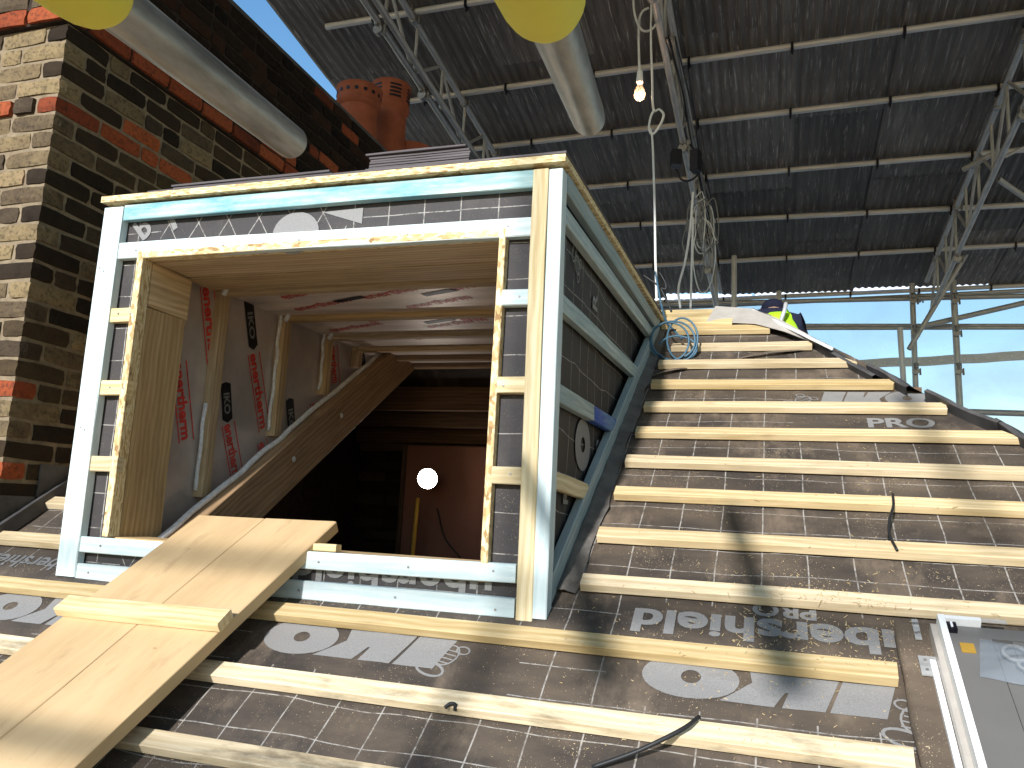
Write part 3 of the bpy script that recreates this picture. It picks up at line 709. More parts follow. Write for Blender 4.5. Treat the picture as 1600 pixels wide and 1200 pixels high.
for mk in ('brick_dark', 'brick_soot'):
    bm = bmesh.new(); cnt = 0
    for s, (face, kind, c, rot, row) in rest:
        if c.y > .3 and c.z < min(c.y, 3.7-c.y)*TS-.15: continue
        if (row > RR) != (mk == 'brick_soot'): continue
        L, W_ = (LS, LH) if kind == 's' else (LH, LS)
        bmesh.ops.create_cube(bm, size=1, matrix=Matrix.Translation(c) @ Matrix.Rotation(rot+rb.uniform(-.01, .01), 4, 'Z') @ Matrix.Diagonal((L, W_, BH, 1)))
    me = bpy.data.meshes.new('far_bricks'); bm.to_mesh(me); bm.free(); me.materials.append(M[mk]); o = bpy.data.objects.new('far_bricks', me); C.objects.link(o); place(o, Matrix.Identity(4), wall); o['kind'] = 'stuff'
def boxm(name, mat, lo, hi, parent=None, **kw):
    x0, y0, z0 = lo; x1, y1, z1 = hi
    v = [(x0, y0, z0), (x1, y0, z0), (x1, y1, z0), (x0, y1, z0), (x0, y0, z1), (x1, y0, z1), (x1, y1, z1), (x0, y1, z1)]
    return poly(name, v, [(3, 2, 1, 0), (4, 5, 6, 7), (0, 1, 5, 4), (1, 2, 6, 5), (2, 3, 7, 6), (3, 0, 4, 7)], mat, parent, **kw)
zc = Z0+RR*CRS-.004; IN = .007
boxm('mortar_core', 'mortar', (-3.0, WY+IN, -.9), (WX-IN, 4.6, zc), wall)
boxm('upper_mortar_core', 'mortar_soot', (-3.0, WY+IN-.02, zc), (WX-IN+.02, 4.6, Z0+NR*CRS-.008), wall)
bar('coping', 'lead', (WX-.17, WY+.0, ZT-.012), (WX-.17, 4.6, ZT-.012), .36, .026, (1, 0, 0), wall)
# mortar flaunching along the base where the wall meets the slope
a_ = uv_of(rf(0, 838)); 
bar('lead_upstand', 'lead', R(WX+.02, .12, .022), R(WX+.02, 2.1, .022), .012, .05, (1, 0, 0), wall)
bar('lead_upstand', 'lead', R(-2.9, .09, .025), R(WX+.015, .09, .025), .012, .05, (0, 1, 0), wall)
for i in range(9):
    q = .17+i*.2; p = R(WX+.012, q, 0); boxm('step_flashing', 'lead', (WX+.001, p.y-.07, p.z+.01), (WX+.007, p.y+.09, p.z+.12), wall)

# ---- chimney pots on the wall
px0 = fx(561, 160, -2.04); 
def pot(nm, c, zt, r, zb, lab, style):
    t_ = thing(nm, lab, 'chimney pot', (c[0], c[1], zb))
    H_ = zt-zb
    prof = [(r*1.10, 0), (r*1.0, .03), (r*.93, H_*.45), (r*.90, H_*.66), (r*1.02, H_*.70), (r*1.06, H_*.74), (r*1.0, H_*.77), (r*1.03, H_*.95), (r*1.09, H_*.98), (r*1.05, H_), (r*.86, H_), (r*.84, H_*.8)]
    lathe('body', prof, 'terracotta', (c[0], c[1], zb), t_, 36)
    if style == 'holes':
        for k in range(16):
            a = 2*pi*k/16; p = V((c[0]+cos(a)*r*1.012, c[1]+sin(a)*r*1.012, zb+H_*.875))
            lathe('vent_hole', [(.012, -.012), (.0125, .0), (.0125, .0035)], 'black', p, t_, 8, axis=(cos(a), sin(a), 0))
    else:
        for k in range(6):
            for j in range(4):
                a = 2*pi*(k+.2)/6; n_ = 5; v = []; f = []; rr = r*1.045; zz = zb+H_*(.80+.042*j)
                for i in range(n_+1):
                    b_ = a+(i-n_/2)*.12
                    for (q1, q2) in ((rr, 0), (rr, .013), (rr-.03, .013), (rr-.03, 0)): v.append((c[0]+cos(b_)*q1, c[1]+sin(b_)*q1, zz+q2))
                for i in range(n_):
                    for q in range(4): f.append((i*4+q, (i+1)*4+q, (i+1)*4+(q+1) % 4, i*4+(q+1) % 4))
                f += [(3, 2, 1, 0), tuple(n_*4+q for q in range(4))]
                poly('louvre_slot', v, f, 'black', t_)
    return t_
pA = fx(562, 142, -2.03); pB = fx(603, 150, -2.03)
pot('chimney_pot', (-2.03, pA.y), pA.z, .138, ZT, 'terracotta chimney pot with a ring of round holes near its rim', 'holes')
pot('chimney_pot', (-2.00, pA.y+.36), fx(610, 146, -2.0).z+.05, .128, ZT, 'terracotta chimney pot with rows of louvre slots under its rim', 'slots')
pC = fx(636, 232, -1.95)
stub = thing('chimney_stub', 'short terracotta chimney stub with a rounded rim behind the slotted pot', 'chimney pot', (-1.97, pC.y, ZT-.2))
lathe('body', [(.10, 0), (.10, .12), (.16, .14), (.175, .17), (.17, .21), (.13, .225), (.10, .20)], 'terracotta', (-1.93, pC.y+.02, pC.z-.225), stub, 30)

# ================================================================== DORMER
W, H = 1.4461, 1.1081; XL = -1.375           # right edge of the left upright
dorm = thing('dormer', 'timber framed roof dormer with an open window hole and pale battens', 'dormer', (-.72, .0, 0))
YM = .026
# front underlay pieces round the opening (a little proud of the studwork)
OL, OR_, OT, OB = -1.2805, -.163, .9295, .1153
def front_panel(x0, x1, z0, z1):
    v = []; f = []; nx = max(2, int((x1-x0)/.05)); nz = max(2, int((z1-z0)/.05))
    for j in range(nz+1):
        for i in range(nx+1):
            x = x0+(x1-x0)*i/nx; z = z0+(z1-z0)*j/nz; v.append((x, z, .0022*noise.noise(V((x*7, z*7, 3)))-.001))
    for j in range(nz):
        for i in range(nx): a = j*(nx+1)+i; f.append((a, a+1, a+nx+2, a+nx+1))
    return poly('front_underlay', v, f, 'mem_front', dorm, frame(V((0, YM, 0)), (1, 0, 0), (0, 0, 1)), smooth=True)
FM = frame(V((0, YM, 0)), (1, 0, 0), (0, 0, 1))
ft = front_panel(-W+.01, -.015, OT+.012, H-.004); fl_ = front_panel(-W+.01, OL-.006, OB-.01, OT+.012); fr_ = front_panel(OR_+.006, -.015, OB-.01, OT+.012); fb = front_panel(-W+.01, -.015, -.012, OB-.01)
def fprint(bm, x, z, rot, par, sc=1): return put_print('printed_lettering', bm, 'print', FM, (x, z), rot, par, None, scale=sc)
bm = text_bm('ubershield', .115, .022, 0, 1.16)
fprint(bm, -.135, .106, pi, fb)
bm = text_bm('PRO', .09, .03); fprint(bm, -1.30, .105, 0, fb) if False else bm.free()
fprint(text_bm('b', .10, .03), -1.315, .992, .75, ft)
fprint(text_bm('l', .12, .03), -1.21, 1.02, .5, ft)
fprint(shape_bm(ring(-.78, .985, .075, .062, .0, .0)), 0, 0, 0, ft)
p_ = [fy(505, 332, YM), fy(568, 325, YM), fy(566, 350, YM)]; fprint(shape_bm([[(q.x, q.z) for q in p_]]), 0, 0, 0, ft)
# studwork behind
for x in (-W+.03, -.045):
    bar('corner_stud', 'lining', (x, .055, .0), (x, .055, H-.03), .05, .05, (1, 0, 0), dorm)
bar('sheathing_bottom', 'osb', (-W+.01, .042, .052), (-.02, .042, .052), .115, .014, (0, 0, 1), dorm)
bar('sheathing_top', 'osb', (-W+.01, .042, 1.015), (-.02, .042, 1.015), .16, .014, (0, 0, 1), dorm)
bar('sheathing_left', 'osb', (-1.364, .042, .11), (-1.364, .042, .935), .15, .014, (1, 0, 0), dorm)
bar('sheathing_right', 'osb', (-.092, .042, .11), (-.092, .042, .935), .13, .014, (1, 0, 0), dorm)
# chipboard rim of the opening (sunlit edges)
bar('opening_rim', 'osb', (OL-.011, .021, OB), (OL-.011, .021, OT+.022), .022, .042, (1, 0, 0), dorm)
bar('opening_rim', 'osb', (OR_+.009, .021, OB), (OR_+.009, .021, OT+.020), .018, .042, (1, 0, 0), dorm)
bar('opening_rim', 'osb', (OL, .021, OT+.011), (OR_, .021, OT+.011), .022, .042, (0, 0, 1), dorm)
# front battens
Z3 = (0, 0, 1); X1 = (1, 0, 0)
TB = .0245; YB = .0125
bar('corner_batten', 'white', (-W+.036, YB-.002, -.002), (-W+.036, YB-.002, H-.012), .071, .029, X1, dorm, warp=.002)
bar('front_batten', 'blue', (XL+.001, YB, 1.077), (-.079, YB, 1.079), .048, TB, Z3, dorm, label='teal blue stained front batten under the roof edge')
bar('front_batten', 'white', (XL-.0005, YB, .956), (-.075, YB, .953), .050, TB, Z3, dorm)
bar('front_batten', 'white', (XL-.001, YB, .0885), (-.0745, YB, .097), .044, TB, Z3, dorm)
bar('front_batten', 'white', (XL-.001, YB, .013), (-.0735, YB, .018), .046, TB, Z3, dorm)
for z in (.758, .540, .318): bar('short_batten', 'post', (XL+.001, YB, z), (OL+.002, YB, z), .043, TB, Z3, dorm)
for z in (.768, .547, .326): bar('short_batten', 'post' if z != .768 else 'white', (-.160, YB, z), (-.0725, YB, z), .041, TB, Z3, dorm)
bar('corner_post', 'post', (-.050, YB-.001, -.007), (-.0575, YB-.001, H-.008), .040, .030, X1, dorm, label='yellow unstained upright beside the front right corner')
bar('corner_batten', 'white', (-.0145, .022, .0), (-.0185, .022, H-.010), .036, .046, X1, dorm)
# nails
nm = bpy.data.meshes.new('nail_head'); bm = bmesh.new(); bmesh.ops.create_cone(bm, cap_ends=True, segments=8, radius1=.003, radius2=.003, depth=.002); bm.to_mesh(nm); bm.free(); nm.materials.append(M['coupler'])
for (x, z) in ((-1.31, .955), (-1.0, .953), (-.75, .955), (-.42, .952), (-.14, .956), (-1.3, .089), (-.95, .092), (-.6, .09), (-.35, .094), (-.13, .1), (-1.33, .013), (-.9, .012), (-.65, .016), (-.38, .02), (-.12, .012), (-.05, .98), (-1.30, .76), (-1.345, .762), (-1.34, .54), (-1.29, .538), (-.10, .77), (-.13, .545), (-.1, .33), (-1.42, .9), (-1.41, .42)):
    o = bpy.data.objects.new('nail_head', nm); C.objects.link(o); place(o, frame(V((x, -.0008 if x > -1.40 else -.0175, z)), (1, 0, 0), (0, 0, 1)), dorm)
# roof board of the dormer with overhang and felt
TOPB = H-.002
def roofx(y): return .010+.028*y/1.7
slab('roof_board', 'osb', [(-W-.006, -.016), (.0085, -.018), (.036, 1.74), (-W-.006, 1.74)], .019, Matrix.Translation((0, 0, H+.0225-.002)), dorm)
slab('roof_felt', 'slate', [(-W+.16, -.010), (.0105, -.0195), (.038, 1.74), (-W+.16, 1.74)], .006, Matrix.Translation((0, 0, H+.0275)), dorm)
# right side: underlay, battens
SM = frame(V((-.024, 0, 0)), (0, 1, 0), (0, 0, 1))
v = []; f = []; n = 40
for j in range(n+1):
    for i in range(n+1):
        y = .03+1.70*i/n; zlo = y*TS-.01; z = zlo+(H-.004-zlo)*j/n; z = max(z, zlo)
        v.append((y, z, .003*noise.noise(V((y*6, z*8, 1)))-.003))
for j in range(n):
    for i in range(n): a = j*(n+1)+i; f.append((a, a+1, a+n+2, a+n+1))
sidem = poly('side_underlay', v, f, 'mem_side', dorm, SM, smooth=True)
def sprint(bm, p, rot, nm='printed_lettering'): q = fx(p[0], p[1], -.024); put_print(nm, bm, 'print', SM, (q.y, q.z), rot, sidem, None)
sprint(text_bm('R', .09, .03), (932, 490), pi/2+.05); sprint(shape_bm(emblem(.10)), (905, 425), 1.2, 'printed_emblem')
sprint(text_bm('ie', .10, .03), (935, 722), pi/2+.05); sprint(shape_bm(ring(0, 0, .095, .075, .028, .022)), (910, 695), 0, 'printed_emblem')
sprint(text_bm('R', .07, .03), (886, 790), pi/2)
ZS = (0, 0, 1)
def sideb(z0, z1, y0, mat, w_=.045, x=-.0115, **kw):
    y1 = z1/TS-.062
    return bar('side_batten', mat, (x, y0, z0), (x+.022*y1/1.7, y1, z1), w_, TB, ZS, dorm, c1=-1/TS*0.95, **kw)
sideb(1.079, 1.079, .047, 'grey', .052)
sideb(.992, 1.004, .047, 'grey', .044)
sideb(.762, .780, .047, 'grey', .046)
bar('side_batten', 'grey', (-.0115, .047, .536), (-.006, .43, .5355), .046, TB, ZS, dorm)
sideb(.322, .306, .047, 'post', .044, label='yellow unstained short batten low on the dormer side')
y_ = .50; bar('side_batten', 'cobalt', (-.006, .432, .5355), (-.0005, .765, .534), .046, TB, ZS, dorm, c1=-1.4, label='cobalt blue stained end of the third side batten')
# raking batten along the slope
bar('raking_batten', 'grey', R(-.0105, .062, .026), R(.010, 2.02, .034), .056, .025, (0, -SS, CS), dorm)
# left side, plain
lv = [(-W+.005, .03, .035), (-W+.005, 1.70, 1.10), (-W+.005, .03, H-.01)]
poly('left_side', lv+[(x+.025, y, z) for x, y, z in lv], [(0, 2, 1), (3, 4, 5), (0, 1, 4, 3), (1, 2, 5, 4), (2, 0, 3, 5)], 'osb', dorm)
# interior: linings
bar('side_lining', 'lining', (OL-.013, .128, .10), (OL-.013, .128, .790), .165, .024, (0, 1, 0), dorm)
bar('side_lining', 'lining', (OL-.013, .046, .862), (OL-.013, .216, .860), .136, .024, ZS, dorm)
boxm('head_lining', 'lining', (OL-.02, .043, OT+.001), (OR_+.02, .20, OT+.03), dorm)
boxm('head_lining', 'lining', (OL-.02, .204, OT-.001), (OR_+.02, .34, OT+.03), dorm)
boxm('sill_board', 'lining', (OL-.02, .026, OB-.045), (OR_+.02, .14, OB-.001), dorm)
boxm('right_lining', 'lining', (OR_+.0, .043, .12), (OR_+.022, .21, OT), dorm)
boxm('ceiling_foil', 'foil_top', (-1.34, .345, .951), (-.06, 1.74, 1.0), dorm)
boxm('right_insulation', 'foil', (-.10, .2, -.1), (-.06, 1.70, 1.0), dorm)
XI = -1.335
iv = [(XI, .20, .02), (XI, 1.74, 1.02), (XI, .20, 1.0)]
poly('insulation_board', iv+[(XI-.04, y, z) for _, y, z in iv], [(0, 1, 2), (5, 4, 3), (0, 3, 4, 1), (1, 4, 5, 2), (2, 5, 3, 0)], 'foil', dorm)
JY = [.40, .775, 1.10, 1.36, 1.56, 1.76]
for k, y in enumerate(JY):
    bar('ceiling_joist', 'lining' if k < 4 else 'rafter', (-1.335, y+.02, .963), (-.08, y+.02, .963), .065, .042, ZS, dorm)
for k, y in enumerate(JY[:5]):
    zb_ = y*TS-.02; bar('wall_stud', 'lining', (-1.318, y+.02, zb_), (-1.318, y+.02, .995), .042, .036, (0, 1, 0), dorm)
    pts = [(-1.318+.0, y-.006, zb_+.015)]; nz = 10
    pts = [(-1.322+random.uniform(-.004, .004), y-.004+random.uniform(-.003, .003), zb_+.02+(.97-zb_)*i/nz) for i in range(nz+1)]
    if k in (0, 1, 2): sweep('foam_bead', pts if k else pts[:5], .007, 'foam', dorm, 6, 3)
for k, y in enumerate(JY[:3]): sweep('foam_bead', [(-1.32, y-.02, .985), (-1.29, y-.008, .975), (-1.285, y-.006, .955), (-1.30, y+.0, .93)], .010, 'foam', dorm, 6, 4)
# rafter under the opening's left side
ra0 = V((-1.235, 0, 0))+R(0, .12, -.105); ra1 = V((-1.235, 0, 0))+R(0, 2.10, -.105)
raf = bar('rafter', 'rafter', ra0, ra1, .165, .05, (0, -SS, CS), dorm, c1=.55)
for q in (.62, 1.0): 
    p = R(-1.208, q+.25, -.09); lathe('pale_knot', [(.011, 0), (.010, .002)], 'foam', p, dorm, 10, axis=(1, 0, 0))
sweep('foam_bead', [R(-1.262+random.uniform(-.004, .004), .2+i*.085, -.016+random.uniform(-.004, .004)) for i in range(21)], .011, 'foam', dorm, 6, 3)
bar('rafter_right', 'rafter', R(-.10, .12, -.105), R(-.10, 2.1, -.105), .165, .05, (0, -SS, CS), dorm)
bar('trimmer', 'rafter', (-1.35, 1.80, .985), (-.06, 1.80, .985), .10, .045, ZS, dorm)
# printed insulation labels on the cheek boards
IM = frame(V((XI+.0005, 0, 0)), (0, 1, 0), (0, 0, 1))
def ins_print(p0, p1, word, mat, h_, box=True):
    a = fx(*p0, XI); b_ = fx(*p1, XI); d = V((b_.y-a.y, b_.z-a.z)); L = d.length; rot = math.atan2(d.y, d.x)
    h_ *= 1.2; bm = text_bm(word, h_*1.1, .035); xs = [q.co.x for q in bm.verts]; wd_ = max(xs)-min(xs)
    for q in bm.verts: q.co.x = (q.co.x-min(xs))*(L*.97/wd_); q.co.y = q.co.y-h_*.35
    put_print('printed_label', bm, mat, IM, (a.y, a.z), rot, dorm, None)
    if box:
        e = .005; put_print('printed_label', shape_bm([[(0, y0), (L, y0), (L, y0+e), (0, y0+e)] for y0 in (-h_*.62, h_*.62)]), mat, IM, (a.y, a.z), rot, dorm, None)
def ins_black(p0, p1, h_):
    h_ *= 1.2
    a = fx(*p0, XI); b_ = fx(*p1, XI); d = V((b_.y-a.y, b_.z-a.z)); L = d.length; rot = math.atan2(d.y, d.x)
    bm = shape_bm([[(-L*.06, 0), (0, h_*.5), (L, h_*.5), (L*1.1, 0), (L, -h_*.5), (0, -h_*.5)]]); put_print('printed_label', bm, 'blackprint', IM, (a.y, a.z), rot, dorm, None)
    bm = text_bm('IKO', h_*.8, .03)
    xs = [q.co.x for q in bm.verts]
    for q in bm.verts: q.co.x = L*.25+(q.co.x-min(xs))*(L*.6/(max(xs)-min(xs))); q.co.y -= h_*.28
    for q in bm.verts: pass
    o = put_print('printed_label', bm, 'print', IM, (a.y, a.z), rot, dorm, None)
    for q in o.data.vertices: q.co.z += .0012
ins_print((322, 448), (335, 590), 'enertherm', 'redprint', .046); ins_black((322, 430), (319, 446), .04)
ins_black((388, 470), (395, 540), .045); ins_print((395, 552), (412, 672), 'enertherm', 'redprint', .046)
ins_black((352, 600), (355, 655), .045); ins_print((355, 662), (370, 750), 'enertherm', 'redprint', .046)
ins_print((278, 565), (290, 690), 'enertherm', 'redprint', .046); ins_black((272, 545), (276, 560), .035)
ins_print((520, 540), (524, 600), 'enertherm', 'redprint', .045); ins_black((562, 540), (566, 570), .05)
ins_print((566, 574), (568, 600), 'ene', 'redprint', .045); ins_black((452, 625), (456, 680), .045); ins_print((408, 690), (416, 725), 'en', 'redprint', .04)
ins_print((490, 630), (492, 658), 'ene', 'redprint', .04)
# ceiling foil prints (looking up)
CM = Matrix(((1, 0, 0, 0), (0, -1, 0, 0), (0, 0, -1, .9505), (0, 0, 0, 1)))
for (x, y, s_, mt) in ((-1.15, .52, .075, 'redprint'), (-.85, .56, .075, 'redprint'), (-.5, .50, .075, 'redprint'), (-1.0, .88, .07, 'redprint'), (-.62, .90, .07, 'redprint'), (-.95, 1.2, .07, 'redprint'), (-.55, 1.22, .07, 'redprint'), (-1.2, .68, .07, 'redprint'), (-.75, .70, .07, 'redprint'), (-.38, .66, .07, 'redprint'), (-1.25, 1.02, .07, 'redprint'), (-.8, 1.0, .07, 'redprint')):
    put_print('printed_label', text_bm('enertherm', s_, .01), mt, CM, (x, -y-.03), .35, dorm, None)
for (x, y) in ((-.98, .62), (-.62, .58), (-.78, .96), (-.45, .9)):
    put_print('printed_label', shape_bm([[(0, 0), (.15, 0), (.15, .03), (0, .03)]]), 'blackprint', CM, (x, -y), .35, dorm, None)

# ---- slate stacks on the dormer roof
ZR = H+.0285
def stack(x0, x1, y0, dy, n, th, lab, jit=.006):
    t_ = thing('slate_stack', lab, 'slate stack', ((x0+x1)/2, y0+dy/2, ZR))
    for k in range(n):
        j = random.uniform(-jit, jit); bar('slate', 'slate', (x0+j, y0+dy/2+j, ZR+th*(k+.5)), (x1+j, y0+dy/2+j, ZR+th*(k+.5)), dy, th*.9, (0, 1, 0), t_)
stack(-1.20, -.665, -.004, .28, 2, .007, 'thin pair of dark sheets lying at the left of the dormer roof')
stack(-.555, -.262, .0, .30, 7, .0075, 'thick stack of dark slates in the middle of the dormer roof')

# ================================================================== PLANK
pd = V((.129, .824, .551)).normalized()
A = fy(262, 843); B_ = fy(500, 858); pn = pd.cross(B_-A).normalized(); pn = -pn if pn.z < 0 else pn
def pl(x, y, h=0): return on(x, y, pn, A+pn*h)
tl, tr = pl(310, 805), pl(525, 815)
side_ = (tr-tl); side_ = (side_-side_.dot(pd)*pd); wdt = side_.length; side_.normalize()
plank = thing('plank_ramp', 'tan boarded plank ramp leaning into the dormer opening', 'plank', tuple(tl-pd*1.1-pn*.03))
PLT = .032; Lp = 1.75; hw_ = wdt/2
skw = (tr-tl).dot(pd)/wdt
for k, (o0, ww) in enumerate(((0, hw_-.0008), (hw_+.0008, hw_-.0008))):
    c0_ = tl+side_*(o0+ww/2)+pd*(skw*(o0+ww/2))-pn*PLT/2; bar('board', 'ply', c0_-pd*Lp, c0_, ww, PLT, side_, plank, warp=.0, c1=skw)
ca = pl(100, 945); cb = pl(357, 985)
cc = ca+(cb-ca)*.5; cy = (cb-ca).normalized()
q0 = tl-pd*((tl-pl(105, 950)).dot(pd)); 
bar('cleat', 'batten', pl(103, 953, .0)+pn*.0125-side_*.004, pl(352, 976, .0)+pn*.0125+side_*.006, .052, .024, pd, plank, label='pale cleat nailed across the plank ramp')
for s_ in (.25, .75): bar('under_batten', 'batten', tl+side_*wdt*s_-pn*(PLT+.014)-pd*1.6, tl+side_*wdt*s_-pn*(PLT+.014)-pd*.45, .04, .026, side_, plank)
sb = fy(505, 862, .02); bar('wood_offcut', 'post', (sb.x-.075, .035, OB+.010), (sb.x+.035, .035, OB+.010), .028, .019, (0, 1, 0), None, label='small pale wood offcut on the sill beside the plank', cat='offcut')

# ================================================================== ROOFLIGHT
rl = thing('rooflight', 'grey roof window with white edge profile at lower right', 'roof window', tuple(R(1.05, -.3, 0)))
tlc = uv_of(rf(1465, 959, .08)-V((0, -SS, CS))*.08)
u0, vt = tlc[0], tlc[1]; u1 = u0+.48; vb = vt-.75
def rbox(nm, mt, a, b_, par=rl, **kw):
    x0, y0, z0 = a; x1, y1, z1 = b_
    v = [(x0, y0, z0), (x1, y0, z0), (x1, y1, z0), (x0, y1, z0), (x0, y0, z1), (x1, y0, z1), (x1, y1, z1), (x0, y1, z1)]
    return poly(nm, v, [(3, 2, 1, 0), (4, 5, 6, 7), (0, 1, 5, 4), (1, 2, 6, 5), (2, 3, 7, 6), (3, 0, 4, 7)], mt, par, ROOFM, **kw)
rbox('frame', 'alu', (u0-.012, vb, -.03), (u0+.004, vt, .055)); rbox('frame', 'alu', (u1-.006, vb, -.03), (u1+.01, vt, .055))
rbox('edge_profile', 'pvc', (u0-.001, vb, .057), (u0+.011, vt, .080)); rbox('edge_profile', 'pvc', (u0+.0115, vt-.010, .057), (u0+.075, vt, .079))
rbox('edge_profile', 'pvc', (u1-.010, vb, .057), (u1, vt-.012, .080))
rbox('base_channel', 'pvc', (u0-.024, vb, .026), (u0-.0135, vt-.085, .037))
rbox('sash', 'sash', (u0+.013, vb, .0), (u0+.085, vt-.045, .069)); rbox('sash', 'sash', (u0+.087, vb, .0), (u0+.118, vt-.06, .066))
rbox('sash', 'sash', (u0+.013, vt-.043, .0), (u1-.012, vt-.012, .064)); rbox('sash', 'sash', (u0+.120, vt-.100, .0), (u1-.012, vt-.046, .064)); rbox('sash', 'sash', (u1-.09, vb, .0), (u1-.012, vt-.102, .066))
rbox('glazing', 'glass', (u0+.12, vb, .03), (u1-.092, vt-.102, .052))
q = uv_of(rf(1512, 1012, .07)-V((0, -SS, CS))*.07); rbox('sticker', 'orange', (q[0]-.012, q[1]-.014, .0695), (q[0]+.012, q[1]+.012, .0712), label='small orange square label on the grey sash')
rbox('hinge', 'black', (u0+.013, vt-.036, .065), (u0+.030, vt-.013, .074)); rbox('hinge', 'pvc', (u0+.019, vt-.030, .0745), (u0+.023, vt-.016, .077))
def bracket(x, y, wu, wv, nm='fixing_bracket'):
    q = uv_of(rf(x, y, .03)-V((0, -SS, CS))*.03); b0 = rbox(nm, 'galv', (q[0]-wu, q[1]-wv, .031), (q[0]+wu, q[1]+wv, .034))
    for (i, j) in ((-.5, -.5), (.5, .5), (-.5, .5), (.4, -.4)): rbox('screw', 'coupler', (q[0]+i*wu-.0025, q[1]+j*wv-.0025, .0342), (q[0]+i*wu+.0025, q[1]+j*wv+.0025, .0365), b0)
bracket(1457, 1043, .022, .026); bracket(1432, 985, .006, .030)
q = uv_of(rf(1553, 972, .03)-V((0, -SS, CS))*.03); rbox('sticker', 'alu', (q[0]-.022, q[1]-.006, .031), (q[0]+.022, q[1]+.006, .0325))
# underlay collar
v = []; f = []; cl = uv_of(rf(1392, 957)); n = 26; 
for i in range(n+1):
    vv = vt+.028-(.8)*i/n
    for j, (uu, hh) in enumerate(((.7375, .003), (.7375, .0265), (.745, .029), (.775, .0275), (u0-.010, .0285))):
        w_ = noise.noise(V((vv*8, j*.8, 5)))*.004; v.append((uu+(w_ if j < 3 else 0), vv, hh+w_*.5))
for i in range(n):
    for j in range(4): a = i*5+j; f.append((a, a+5, a+6, a+1))
collar = poly('underlay_collar', v, f, 'mem_plain', rl, ROOFM, smooth=True)
rbox('underlay_collar', 'mem_plain', (.745, vt+.001, .0262), (u1+.05, vt+.030, .0285))
# plastic bag
bagc = uv_of(rf(1570, 1020, .085)-V((0, -SS, CS))*.085); v = []; f = []; n = 16
for j in range(n+1):
    for i in range(n+1):
        s, t_ = i/n, j/n; x = bagc[0]-.050+.20*s+.02*t_; y = bagc[1]-.055+.105*t_-.03*s
        edge = min(s, 1-s, t_, 1-t_)*2; hh = .072+.030*min(1, edge*1.6)*(0.55+.6*abs(noise.noise(V((s*3.3, t_*3.7, 2)))))+.004*noise.noise(V((s*11, t_*9, 5)))
        v.append((x, y, hh))
for j in range(n):
    for i in range(n): a = j*(n+1)+i; f.append((a, a+1, a+n+2, a+n+1))
bag = thing('plastic_bag', 'clear plastic bag of fittings lying on the grey roof window', 'bag', tuple(R(bagc[0], bagc[1], .072)))
poly('wrap', v, f, 'bag', bag, ROOFM, smooth=True)
for (i, j, r_) in ((0.02, 0.01, .020), (.055, -.005, .016), (.03, -.02, .012)):
    p = R(bagc[0]+i, bagc[1]+j, .078); sweep('fitting', [p+V((r_*cos(a), r_*sin(a)*CS, r_*sin(a)*SS)) for a in [k*.7 for k in range(9)]], .0035, 'cable_grey', bag, 6, 3)

# loose strips on the battens
def strip(pts, r, lab):
    sweep('rubber_strip', [rf(x, y, h) for x, y, h in pts], r, 'cable_black', None, 6, 6, label=lab, cat='strip')
strip([(1395, 772, .028), (1396, 790, .04), (1390, 812, .04), (1390, 835, .03), (1402, 860, .028)], .0035, 'thin dark strip curling over battens right of centre')
strip([(1092, 1120, .03), (1070, 1137, .04), (1030, 1158, .034), (985, 1178, .02), (925, 1199, .006)], .0045, 'long dark rubber strip crossing the lowest batten at the bottom')
strip([(695, 1106, .026), (703, 1100, .03), (711, 1101, .028), (711, 1110, .018)], .004, 'tiny dark clip on the batten under the dormer')

# sawdust splinters scattered on the lower slope
rs = random.Random(11); v = []; f = []
for k in range(750):
    if rs.random() < .55: px_, py_ = rs.gauss(1280, 105), rs.gauss(975, 42)
    elif rs.random() < .5: px_, py_ = rs.uniform(860, 1420), rs.uniform(900, 1190)
    else: px_, py_ = rs.uniform(950, 1500), rs.uniform(650, 900)
    u_, v_ = uv_of(rf(px_, py_)); h_ = hmem(u_, v_)+.0015
    if any(abs(v_-ROW[q]) < BW/2+.002 for q in ROW): h_ = BT+.0012
    a = rs.uniform(0, pi); L = rs.uniform(.001, .0045)*(2.2 if rs.random() < .08 else 1); w_ = rs.uniform(.0004, .0009); c_, s__ = cos(a), sin(a); n = len(v)
    for (i, j, dz) in ((-L, -w_, 0), (L, -w_, .0006), (L, w_, .0006), (-L, w_, 0), (0, 0, .0014)): v.append((u_+i*c_-j*s__, v_+i*s__+j*c_, h_+dz))
    f += [(n, n+1, n+4), (n+1, n+2, n+4), (n+2, n+3, n+4), (n+3, n, n+4)]
o = poly('wood_shavings', v, f, 'batten', None, ROOFM, label='pale sawdust splinters scattered over the right half of the roof', kind='stuff')

# ================================================================== SCAFFOLD ROOF
XE, YF, YBK = -3.12, -2.6, 8.33
def tz(y, dz=0): return 4.30-.145*y+dz
troof = thing('scaffold_roof', 'dark corrugated steel temporary roof high over the whole site', 'temporary roof', (0, 3, tz(3)))
SW = .745; pitch = .0745; NS = 9
def sheet_mesh(L):
    v = []; f = []; nx = 88; W_ = .80
    for j, yy in enumerate((0, L/2, L)):
        for i in range(nx+1): x = W_*i/nx; v.append((x, yy, .0085*cos(2*pi*x/pitch)))
    for j in range(2):
        for i in range(nx): a = j*(nx+1)+i; f.append((a, a+nx+2, a+1) if False else (a, a+nx+1, a+nx+2, a+1))
    me = bpy.data.meshes.new('corrugated_sheet'); me.from_pydata(v, [], f); me.materials.append(M['tin'])
    for p in me.polygons: p.use_smooth = True
    return me
SLm = 2.45; sm_ = sheet_mesh(SLm); sx_ = V((1, 0, 0)); sdv = V((0, 1, -.145)).normalized()
ncol = 15
